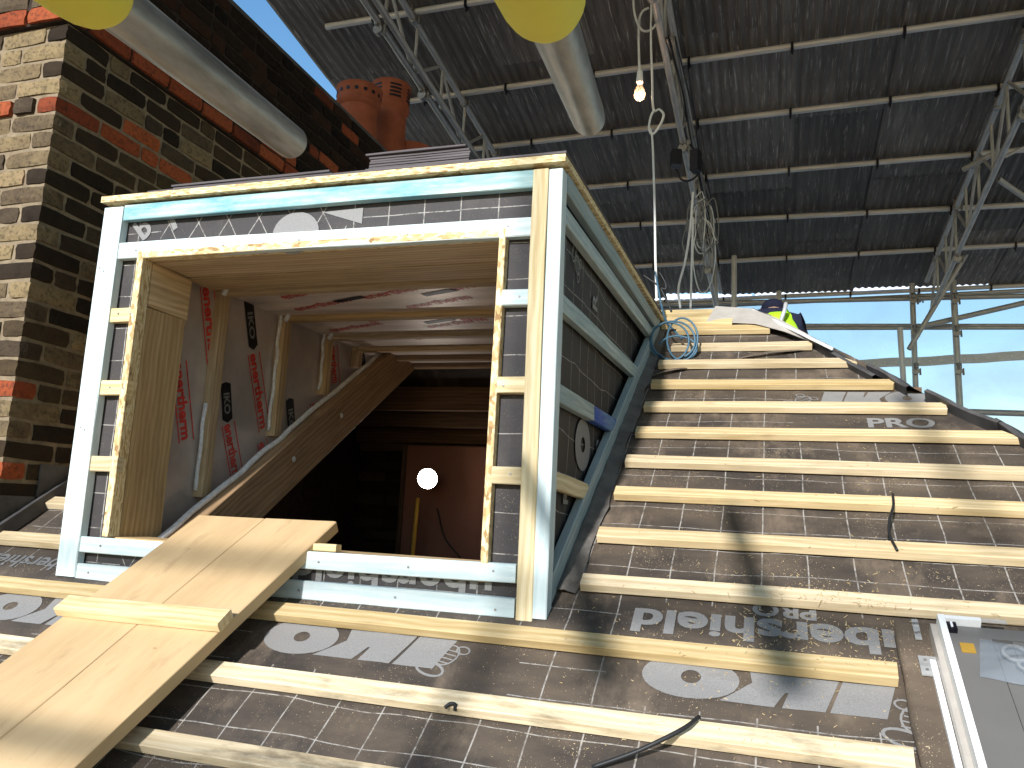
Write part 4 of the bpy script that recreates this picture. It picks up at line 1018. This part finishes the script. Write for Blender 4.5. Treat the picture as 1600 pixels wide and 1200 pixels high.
for c_ in range(ncol):
    yst = YBK-.02
    offy = [0, 1.15][c_ % 2]
    ys = []; y = YBK+.15*((c_*7) % 3)/3; k = 0
    L0 = SLm if not offy else SLm*.55
    yy = y-L0*sdv.y
    first = True
    while True:
        o = bpy.data.objects.new('corrugated_sheet', sm_); C.objects.link(o)
        Lh = L0 if first else SLm
        m4 = frame(V((XE+c_*SW, yy, tz(yy, .0335+.013*(c_ % 2)+.004*(k % 2)))), sx_, sdv)
        if first and L0 != SLm: m4 = m4 @ Matrix.Diagonal((1, L0/SLm, 1, 1))
        place(o, m4, troof); k += 1; first = False
        if yy < YF: break
        yy -= (SLm-.10)*sdv.y
# purlins
pur_px = [((510, 42), (760, 0)), ((620, 161), (1600, -26)), ((720, 235), (1590, 126)), ((915, 293), (1600, 234)), ((930, 354), (1600, 320)), ((960, 418), (1600, 382)), ((1000, 473), (1600, 428))]
XR = XE+ncol*SW
cpl = bpy.data.meshes.new('coupler'); bm = bmesh.new()
bmesh.ops.create_cone(bm, cap_ends=True, segments=12, radius1=.034, radius2=.034, depth=.048, matrix=Matrix.Rotation(pi/2, 4, 'Y'))
bmesh.ops.create_cone(bm, cap_ends=True, segments=12, radius1=.034, radius2=.034, depth=.048, matrix=Matrix.Translation((0, 0, -.052)) @ Matrix.Rotation(pi/2, 4, 'X'))
bmesh.ops.create_cube(bm, size=1, matrix=Matrix.Translation((0, 0, -.026)) @ Matrix.Diagonal((.04, .04, .04, 1)))
for s_ in (-1, 1): bmesh.ops.create_cone(bm, cap_ends=True, segments=6, radius1=.011, radius2=.008, depth=.075, matrix=Matrix.Translation((0, .04*s_, .0)))
bmesh.ops.create_cone(bm, cap_ends=True, segments=6, radius1=.011, radius2=.008, depth=.07, matrix=Matrix.Translation((.042, 0, -.055)))
bm.to_mesh(cpl); bm.free(); cpl.materials.append(M['coupler'])
hk = bpy.data.meshes.new('hook_clip'); bm = bmesh.new()
for (p, s) in (((0, 0, -.034), (.022, .05, .008)), ((0, .028, -.008), (.02, .007, .055)), ((0, -.028, -.008), (.02, .007, .055)), ((0, 0, -.05), (.012, .012, .03))):
    bmesh.ops.create_cube(bm, size=1, matrix=Matrix.Translation(p) @ Matrix.Diagonal((*s, 1)))
bm.to_mesh(hk); bm.free(); hk.materials.append(M['black'])
def inst(nm, me, m4, par): o = bpy.data.objects.new(nm, me); C.objects.link(o); place(o, m4, par); return o
PY = []
for i, (a, b_) in enumerate(pur_px):
    P = tin(*a); Q = tin(*b_); s = (Q.y-P.y)/(Q.x-P.x)
    s = max(-.03, min(.03, s)); ym = P.y; x0 = XE+.05 if i > 0 else P.x
    if i == 1: x0 = XE-.7
    x0 = x0 if i < 2 else x0
    if i == 0: x0 = P.x
    Pw = V((x0, ym+(x0-P.x)*s, 0)); Qw = V((XR, ym+(XR-P.x)*s, 0)); dz = 0 if i else -.0
    Pw.z = tz(Pw.y, dz); Qw.z = tz(Qw.y, dz)
    t_ = thing('roof_purlin', ['nearest roof purlin tube with a free end at upper left', 'second roof purlin tube running out past the chimney pots', 'third roof purlin tube passing behind the slate stack', 'fourth roof purlin tube just above the dormer corner', 'fifth roof purlin tube, third up from the sheet roof eave', 'sixth roof purlin tube, second up from the sheet roof eave', 'lowest roof purlin tube along the eave above the sheeting'][i], 'scaffold tube', tuple(Pw), 'purlin tubes under the sheet roof')
    tube('tube', 'galv_dull', Pw, Qw, .0242 if i < 4 else .026, t_); PY.append((Pw, Qw))
    for c_ in range(1, ncol):
        x = XE+c_*SW+.02
        if x < x0: continue
        q = (x-Pw.x)/(Qw.x-Pw.x); p = Pw.lerp(Qw, q); inst('hook_clip', hk, Matrix.Translation(p), t_)
# lattice trusses
def truss(X0, X1, lab, dlow=.45, y0=-2.6, y1=8.1, double=False):
    t_ = thing('lattice_truss', lab, 'lattice truss', (X0, 3, tz(3, -.5)), 'lattice trusses carrying the sheet roof')
    def xx(y): return X0+(X1-X0)*(y-y0)/(y1-y0)
    up0 = V((xx(y0), y0, tz(y0, -.052))); up1 = V((xx(y1), y1, tz(y1, -.052)))
    lo0 = V((xx(y0), y0, tz(y0, -.052-dlow))); lo1 = V((xx(y1), y1, tz(y1, -.052-dlow)))
    tube('top_chord', 'galv', up0, up1, .0242, t_); tube('bottom_chord', 'galv', lo0, lo1, .0242, t_)
    y = y0+.1; k = 0
    while y < y1-.45:
        a = V((xx(y), y, tz(y, -.075))); b_ = V((xx(y), y, tz(y, -.03-dlow)))
        c = V((xx(y+.42), y+.42, tz(y+.42, -.075)))
        tube('strut', 'galv', b_, a, .013, t_, 8)
        if k % 2 == 0: tube('strut', 'galv', b_, c, .013, t_, 8)
        else: tube('strut', 'galv', a, V((xx(y+.42), y+.42, tz(y+.42, -.03-dlow))), .013, t_, 8)
        y += .47; k += 1
    for (Pw, Qw) in PY:
        if Pw.x < X0: yy = Pw.y; inst('coupler', cpl, Matrix.Translation((xx(yy), yy, tz(yy, 0))), t_)
    for j, yy in enumerate((2.6, 3.3, 4.2, 5.3, 6.4)): 
        if j % 2 == 0 or double: inst('coupler', cpl, Matrix.Translation((xx(yy), yy, tz(yy, -.052-dlow+.0))), t_)
    if double: tube('bottom_chord', 'galv', lo0+V((.09, 0, -.0)), lo0.lerp(lo1, .72)+V((.07, 0, 0)), .0242, t_)
    return t_
truss(-2.18, -1.90, 'left lattice truss behind the chimney pots', .40, double=True)
truss(-.26, -.14, 'middle lattice truss wound with hanging cables', .45)
truss(2.16, 2.14, 'right lattice truss sloping down to the right hand posts', .44, y1=8.0)
# loose brace tubes at the right truss and a wedge
def free_tube(p0, y0, p1, y1, r, lab, mat='galv_dull', cat='scaffold tube'):
    return tube('scaffold_tube', mat, fy(*p0, y0), fy(*p1, y1), r, None, 12, label=lab, cat=cat)
free_tube((1505, 265), 5.4, (1562, 235), 5.2, .022, 'short stub tube clamped across the right truss', 'galv')
free_tube((1560, 280), 5.3, (1640, 335), 5.6, .024, 'brace tube leaving the right truss at the right edge', 'galv')
free_tube((1570, 245), 5.2, (1650, 205), 5.2, .014, 'thin rod by the right truss at the right edge', 'galv')
free_tube((1545, 400), 7.9, (1580, 360), 7.6, .022, 'stub tube near the eave at far right', 'galv')

# ---- far scaffold face behind the ridge
YS = 8.55
fs = [((1425, 443), (1432, 640), 7.75, .030, 'left upright scaffold post behind the roof hip'), ((1489, 438), (1500, 640), 7.75, .034, 'right upright scaffold post behind the roof hip')]
for a, b_, Y, r_, lab in fs:
    P = fy(*a, Y); Q = fy(*b_, Y); d = (Q-P)*3; t_ = thing('scaffold_post', lab, 'scaffold post', tuple(P+d)); tube('tube', 'galv', P+V((0, 0, .0)), P+d, r_, t_, 14)
    for (yy) in ((465, 516, 575)): 
        s = (yy-a[1])/(b_[1]-a[1]); inst('coupler', cpl, Matrix.Translation(P.lerp(Q, s)+V((0, -.05, 0))) @ Matrix.Diagonal((1.05, 1.05, 1.05, 1)), t_)
free_tube((1147, 400), 7.2, (1147, 489), 7.2, .030, 'vertical tube rising behind the ridge beside the middle truss', 'galv_dull', 'scaffold post')
free_tube((1217, 455), 7.9, (1217, 472), 7.9, .030, 'short vertical tube under the eave above the worker')
free_tube((1406, 512), 7.0, (1416, 660), 7.0, .028, 'short leaning tube with a flat top plate before the sheeting', 'galv_dull')
for (a, b_, Y, r_, lab) in [((930, 478), (1660, 461), 7.9, .028, 'upper guard rail tube behind the ridge'), ((930, 487), (1660, 451.5), 8.05, .026, 'thin guard rail tube just above the upper one'),
                            ((1120, 513.5), (1660, 512), 8.0, .022, 'middle rail tube behind the worker'), ((1120, 508), (1660, 508.5), 8.15, .020, 'second middle rail tube behind the worker'), ((1400, 640), (1660, 648), 8.2, .034, 'low rail tube at the right edge'),
                            ((1440, 510), (1680, 455), 7.85, .030, 'diagonal brace tube rising to the right edge'), ((1420, 546), (1520, 380), 7.6, .026, 'steep brace tube crossing the left post')]:
    free_tube(a, Y, b_, Y, r_, lab, 'galv')
sheet = thing('sheeting', 'pale translucent blue plastic sheeting closing the far side', 'sheeting', (1, YS, 1))
v = []; f = []; nx, nz = 60, 26
for j in range(nz+1):
    for i in range(nx+1):
        x = -3.0+12*i/nx; z = -2.0+5.17*j/nz; v.append((x, .05*noise.noise(V((x*.9, z*1.3, 0)))+.015*noise.noise(V((x*4, z*3, 5))), z))
for j in range(nz):
    for i in range(nx): a = j*(nx+1)+i; f.append((a, a+1, a+nx+2, a+nx+1))
poly('sheet', v, f, 'sheet', sheet, Matrix.Translation((0, YS, 0)), smooth=True)
def band(p0, p1, wd_, nm='eyelet_band'):
    P = fy(*p0, YS-.08); Q = fy(*p1, YS-.08); b0 = None; n = 30; v = []; f = []
    for i in range(n+1):
        s = i/n; c = P.lerp(Q, s)+V((0, 0, .012*noise.noise(V((s*9, 1, wd_*50))))); v += [tuple(c+V((0, 0, -wd_/2))), tuple(c+V((0, -.004, 0))), tuple(c+V((0, 0, wd_/2)))]
    for i in range(n):
        for k in range(2): a = i*3+k; f.append((a, a+3, a+4, a+1))
    b0 = poly(nm, v, f, 'band', sheet, smooth=True)
    L = (Q-P).length; me = None
    for k in range(int(L/.12)):
        c = P.lerp(Q, (k+.5)*.12/L)+V((0, -.012, .012*noise.noise(V(((k+.5)*.12/L*9, 1, wd_*50)))))
        o = inst('eyelet', eye, Matrix.Translation(c) @ Matrix.Rotation(pi/2, 4, 'X'), b0)
eye = bpy.data.meshes.new('eyelet'); bm = bmesh.new(); bmesh.ops.create_cone(bm, cap_ends=True, segments=8, radius1=.012, radius2=.012, depth=.006); bm.to_mesh(eye); bm.free(); eye.materials.append(M['pvc'])
band((1180, 460), (1660, 432), .09); band((1290, 572), (1660, 553), .11); band((950, 464), (1175, 466), .10)

# ---- scaffold deck, front posts (behind the photographer)
deck = thing('scaffold_deck', 'scaffold board walkway below the eave', 'scaffold deck', (0, -2.6, -1.6))
for k in range(6): bar('scaffold_board', 'deck', (-4, -1.95-.235*k, -1.6), (4, -1.95-.235*k, -1.6), .225, .038, (0, 1, 0), deck)
for x, lab in ((-.38, 'scaffold post behind the photographer, the nearer one'), (2.3, 'scaffold post behind the photographer at the right'), (-3.2, 'scaffold post behind the photographer at far left')):
    tube('scaffold_post', 'galv', (x, -2.42, -7), (x, -2.42, 4.5), .0242, None, 12, label=lab, cat='scaffold post')
for z, lab in ((1.15, 'upper guard rail tube behind the photographer'), (.60, 'lower guard rail tube behind the photographer')): tube('scaffold_tube', 'galv', (-5, -2.37, z), (5, -2.37, z), .0242, None, 12, label=lab, cat='scaffold tube')
tube('scaffold_tube', 'galv', (.66, -2.5, 1.50), (.69, -.72, 1.50), .0242, None, 14, label='third overhead tube, above the top edge of the view', cat='scaffold tube')

# ---- two capped tubes hanging over the photographer's head
def capped(end, p_img, mid_img, r, rc, lab, Lv, tilt=0):
    E = end; d = V((0.02, 1, -.02)).normalized()
    return E, d
v_ = ray(1290, 880).normalized()
for (pe, de, pc, dc, lab) in (((920, 186), 1.20, (865, 38), .80, 'right galvanised tube with a yellow end cap overhead'), ((455, 222), 1.20, (205, 28), .80, 'left galvanised tube with a yellow end cap overhead')):
    E = CAM+ray(*pe)*de; S_ = CAM+ray(*pc)*dc
    d = (E-S_).normalized()
    t_ = thing('capped_tube', lab, 'scaffold tube', tuple(E), 'capped tubes overhead')
    tube('tube', 'galv_old', S_-d*.12, E, .0245, t_, 32)
    L = .40; prof = [(.001, 0), (.012, .002), (.022, .006), (.030, .012), (.0365, .022), (.0405, .036), (.0425, .055), (.043, .10), (.043, L)]
    prof = [(r_*.93, z) for r_, z in prof]
    lathe('end_cap', prof, 'yellow', S_-d*.028, t_, 32, axis=-d)

# ================================================================== ELECTRICS
bp = fy(999, 118, 3.0); bt = fy(1000, 152, 3.0); kk = (bp-bt).length/.18
bulb = thing('hanging_bulb', 'lit bare light bulb hanging on a white flex from the truss', 'light bulb', tuple(bp))
bz = fy(1000, 133, 3.0)
lathe('lamp_holder', [(.010, .075), (.019, .06), (.021, .02), (.023, .018), (.023, -.012), (.018, -.018)], 'pvc', fy(999.5, 126, 3.0), bulb, 16)
lathe('glass_bulb', [(.014, .0), (.017, -.02), (.032, -.055), (.037, -.08), (.033, -.105), (.018, -.122), (.002, -.127)], 'bulbglass', fy(999.8, 129, 3.0), bulb, 20)
lathe('filament', [(.002, .02), (.012, .008), (.014, -.004), (.009, -.018), (.002, -.022)], 'glow', fy(999.8, 148, 3.0), bulb, 12)
sweep('flex', [fy(1008, 0-60, 2.98), fy(992, -20, 2.95), fy(991, 18, 2.95), fy(1002, 46, 2.96), fy(1018, 46, 3.0), fy(1027, 30, 3.0), fy(1024, 5, 3.02), fy(1018, -30, 3.1)], .008, 'cable_white', bulb, 6, 6)
sweep('flex', [fy(1014, 12, 3.0), fy(1004, 18, 3.0), fy(999, 32, 3.0), fy(998, 70, 3.0), fy(999.5, 116, 3.0)], .008, 'cable_white', bulb, 6, 6)
pl_ = bulb_l = bpy.data.lights.new('bulb_light', 'POINT'); pl_.energy = 4; pl_.color = (1, .65, .4); pl_.shadow_soft_size = .02
o = bpy.data.objects.new('bulb_light', pl_); C.objects.link(o); place(o, Matrix.Translation(fy(999.8, 150, 3.0)), bulb)
Y = 2.9
def cable(pts, r, mt, lab, Y=2.9, **kw): return sweep('cable', [fy(x, y, kw.get('ys', [Y]*99)[i]) for i, (x, y) in enumerate(pts)], r, mt, None, 6, 7, label=lab, cat='cable')
cable([(1018, -60), (1018, 0), (1017, 60), (1019, 120), (1021, 170), (1030, 171), (1037, 180), (1030, 198), (1019, 210), (1014, 200), (1017, 182), (1022, 172)], .0075, 'cable_white', 'upper white cable with a knotted loop hanging from the truss')
cable([(1015, 200), (1019, 215), (1021, 260), (1023, 330), (1024, 400), (1025, 432), (1026, 470)], .0075, 'cable_white', 'long white cable hanging straight to the dormer back corner', ys=[2.9, 2.9, 2.85, 2.75, 2.6, 2.5, 2.3])
cable([(1083, 300), (1078, 360), (1070, 410), (1060, 450), (1063, 482)], .009, 'cable_white', 'white cable hanging left of the tangled loops', 3.6)
cable([(1083, 340), (1081, 400), (1080, 440), (1079, 483)], .008, 'cable_white', 'straight white cable dropping to the ridge', 3.6)
rc_ = random.Random(5)
loops = thing('cable_tangle', 'tangle of grey cable loops hanging on the middle truss', 'cables', tuple(fy(1105, 380, 4.6)))
for k in range(9):
    cx, cy_ = rc_.uniform(1078, 1112), rc_.uniform(330, 420); rx, ry = rc_.uniform(6, 22), rc_.uniform(25, 60); ph = rc_.uniform(0, 6)
    if k > 6: cx = rc_.uniform(1092, 1122); rx = rc_.uniform(4, 9)
    sweep('cable_loop', [fy(cx+rx*cos(a+ph)+rc_.uniform(-3, 3), cy_+ry*sin(a+ph)+rc_.uniform(-4, 4), 4.6+rc_.uniform(-.1, .1)) for a in [i*.7 for i in range(rc_.randint(8, 12))]], .0052, 'cable_grey' if k % 4 else 'cable_white', loops, 5, 4)
for k in range(9):
    x0 = 1026+k*2.6+rc_.uniform(-4, 4); sweep('cable_run', [fy(x0+8+i*9.2+rc_.uniform(-2.5, 2.5), 60+i*42+rc_.uniform(-5, 5), 3.0+i*.42) for i in range(9)], .006, 'cable_grey' if k % 2 else 'cable_black', loops, 5, 4)
# blue hose coil at the dormer's back corner
coil = thing('hose_coil', 'coil of blue grey hose lying at the back corner of the dormer', 'hose', tuple(fy(1055, 530, 1.45)))
pts = []
for (cx, cy_, rx, ry, n_, ph) in ((1052, 532, 35, 30, 11, .3), (1046, 534, 31, 30, 10, 1.2), (1066, 530, 24, 33, 10, 2.5), (1058, 545, 30, 20, 8, 3.5)):
    pp_ = [fy(cx+rx*cos(ph+i*.5)*(1+.03*sin(i*.9+ph)), cy_+ry*sin(ph+i*.5), 1.38-.0015*i) for i in range(n_+4)]; sweep('hose_loop', pp_, .0042, 'hose', coil, 7, 6)
sweep('hose_tail', [fy(1024, 425, 2.0), fy(1032, 470, 1.7), fy(1040, 500, 1.5), fy(1052, 515, 1.42), fy(1066, 530, 1.4)], .0045, 'hose', coil, 7, 6)
cable([(1005, 430), (1020, 440), (1038, 452), (1040, 443), (1030, 425)], .005, 'cable_black', 'dark cable looping off the back of the dormer', 2.1)
cable([(1032, 450), (1042, 470), (1048, 484), (1052, 500)], .005, 'cable_black', 'dark cable drooping to the hose coil', 1.8)
# floodlight
fc = fy(1064, 250, 3.9); fl = thing('floodlight', 'small black floodlight clamped to the middle truss', 'floodlight', tuple(fc))
def fbox(nm, c, s, rz, mt): bar(nm, mt, c-V((cos(rz), sin(rz), 0))*s[0]/2, c+V((cos(rz), sin(rz), 0))*s[0]/2, s[1], s[2], (-sin(rz), cos(rz), 0), fl)
fbox('housing', fy(1056, 248, 3.95), (.075, .09, .12), .3, 'black'); fbox('housing', fy(1087, 252, 3.85), (.06, .08, .16), -.3, 'black')
sweep('bracket', [fy(1056, 265, 3.9), fy(1064, 280, 3.9), fy(1078, 282, 3.9), fy(1092, 270, 3.9), fy(1094, 245, 3.9), fy(1078, 226, 3.9)], .008, 'black', fl, 6, 5)

# ================================================================== WORKER (kneeling on the far slope, bent forward, back to us)
def skin_body(name, joints, edges, mat, parent, sub=2, root=0):
    me = bpy.data.meshes.new(name); o0 = V(joints[root][0]); me.from_pydata([V(j[0])-o0 for j in joints], edges, []); me.materials.append(M[mat])
    o = bpy.data.objects.new(name, me); C.objects.link(o); place(o, Matrix.Translation(o0), parent)
    md = o.modifiers.new('skin', 'SKIN'); md.use_smooth_shade = True
    for i, sv in enumerate(me.skin_vertices[0].data):
        r = joints[i][1]; sv.radius = (r, r) if not isinstance(r, tuple) else r; sv.use_root = (i == root)
    s = o.modifiers.new('sub', 'SUBSURF'); s.levels = sub; s.render_levels = sub; return o
YW = 2.78
pc = lambda x, y, Y=YW: fy(x, y, Y)
hd = pc(1208, 486, YW+.14); ns = pc(1209, 497, YW+.05); sh_l = pc(1187, 500, YW); sh_r = pc(1236, 499, YW)
pelv = V((.60, YW-.02, RZ-.12)); kneez = RZ-(YW+.10-RY)*TS+.05
wk = thing('person', 'worker in navy hat and lime hi-vis vest crouching behind the ridge', 'person', (pelv.x, pelv.y, kneez-.05))
ch = (sh_l+sh_r)/2+V((0, 0, -.03))
J = [(pelv, .10), (pelv.lerp(ch, .5), .105), (ch, .105), (ns, .05), (sh_l+V((-.0, 0, -.02)), .06), (sh_l+V((-.07, .07, -.17)), .045), (sh_l+V((-.06, .22, -.28)), .036), (sh_l+V((-.05, .27, -.31)), .026),
     (sh_r+V((.01, 0, -.02)), .06), (sh_r+V((.075, .03, -.16)), .045), (sh_r+V((.06, .18, -.28)), .036), (sh_r+V((.05, .24, -.31)), .026),
     (pelv+V((-.09, .02, -.05)), .085), (pelv+V((-.12, .26, 0))+V((0, 0, kneez-pelv.z-.10)), .058), (pelv+V((-.12, -.02, kneez-pelv.z+.06)), .042), (pelv+V((-.12, -.06, kneez-pelv.z+.04)), .035),
     (pelv+V((.09, .02, -.05)), .085), (pelv+V((.13, .26, 0))+V((0, 0, kneez-pelv.z-.10)), .058), (pelv+V((.13, -.02, kneez-pelv.z+.06)), .042), (pelv+V((.13, -.06, kneez-pelv.z+.04)), .035)]
Ed = [(0, 1), (1, 2), (2, 3), (2, 4), (4, 5), (5, 6), (6, 7), (2, 8), (8, 9), (9, 10), (10, 11), (0, 12), (12, 13), (13, 14), (14, 15), (0, 16), (16, 17), (17, 18), (18, 19)]
skin_body('body', J, Ed, 'navy', wk)
skin_body('vest', [(pelv+V((0, 0, .06)), .122), (pelv.lerp(ch, .55), .128), (ch+V((0, 0, .0)), .122), (sh_l+V((.02, 0, -.02)), .07), (sh_r+V((-.015, 0, -.02)), .07)], [(0, 1), (1, 2), (2, 3), (2, 4)], 'lime', wk)
sweep('reflective_band', [pc(1228, 474, YW-.12), pc(1226, 484, YW-.145), pc(1222, 496, YW-.15), pc(1217, 512, YW-.14)], .012, 'silver', wk, 6, 4)
skin_body('head', [(ns, .045), (hd+V((0, .0, -.01)), .072), (hd+V((0, .05, -.02)), .062)], [(0, 1), (1, 2)], 'skin', wk, root=1)
skin_body('beanie', [(hd+V((0, -.015, -.02)), .084), (hd+V((0, .02, .03)), .074), (hd+V((0, .035, .055)), .045)], [(0, 1), (1, 2)], 'navy', wk)
skin_body('jacket_hood', [(ns+V((-.10, .00, -.01)), .05), (ns+V((-.01, -.035, .022)), .062), (ns+V((.07, .01, .0)), .045)], [(0, 1), (1, 2)], 'navy', wk, root=1)
for s_, wpt in ((-1, J[7][0]), (1, J[11][0])):
    skin_body('glove', [(wpt, .026), (wpt+V((0, .05, -.02)), .032), (wpt+V((0, .09, -.03)), .024)], [(0, 1), (1, 2)], 'black', wk, root=1)
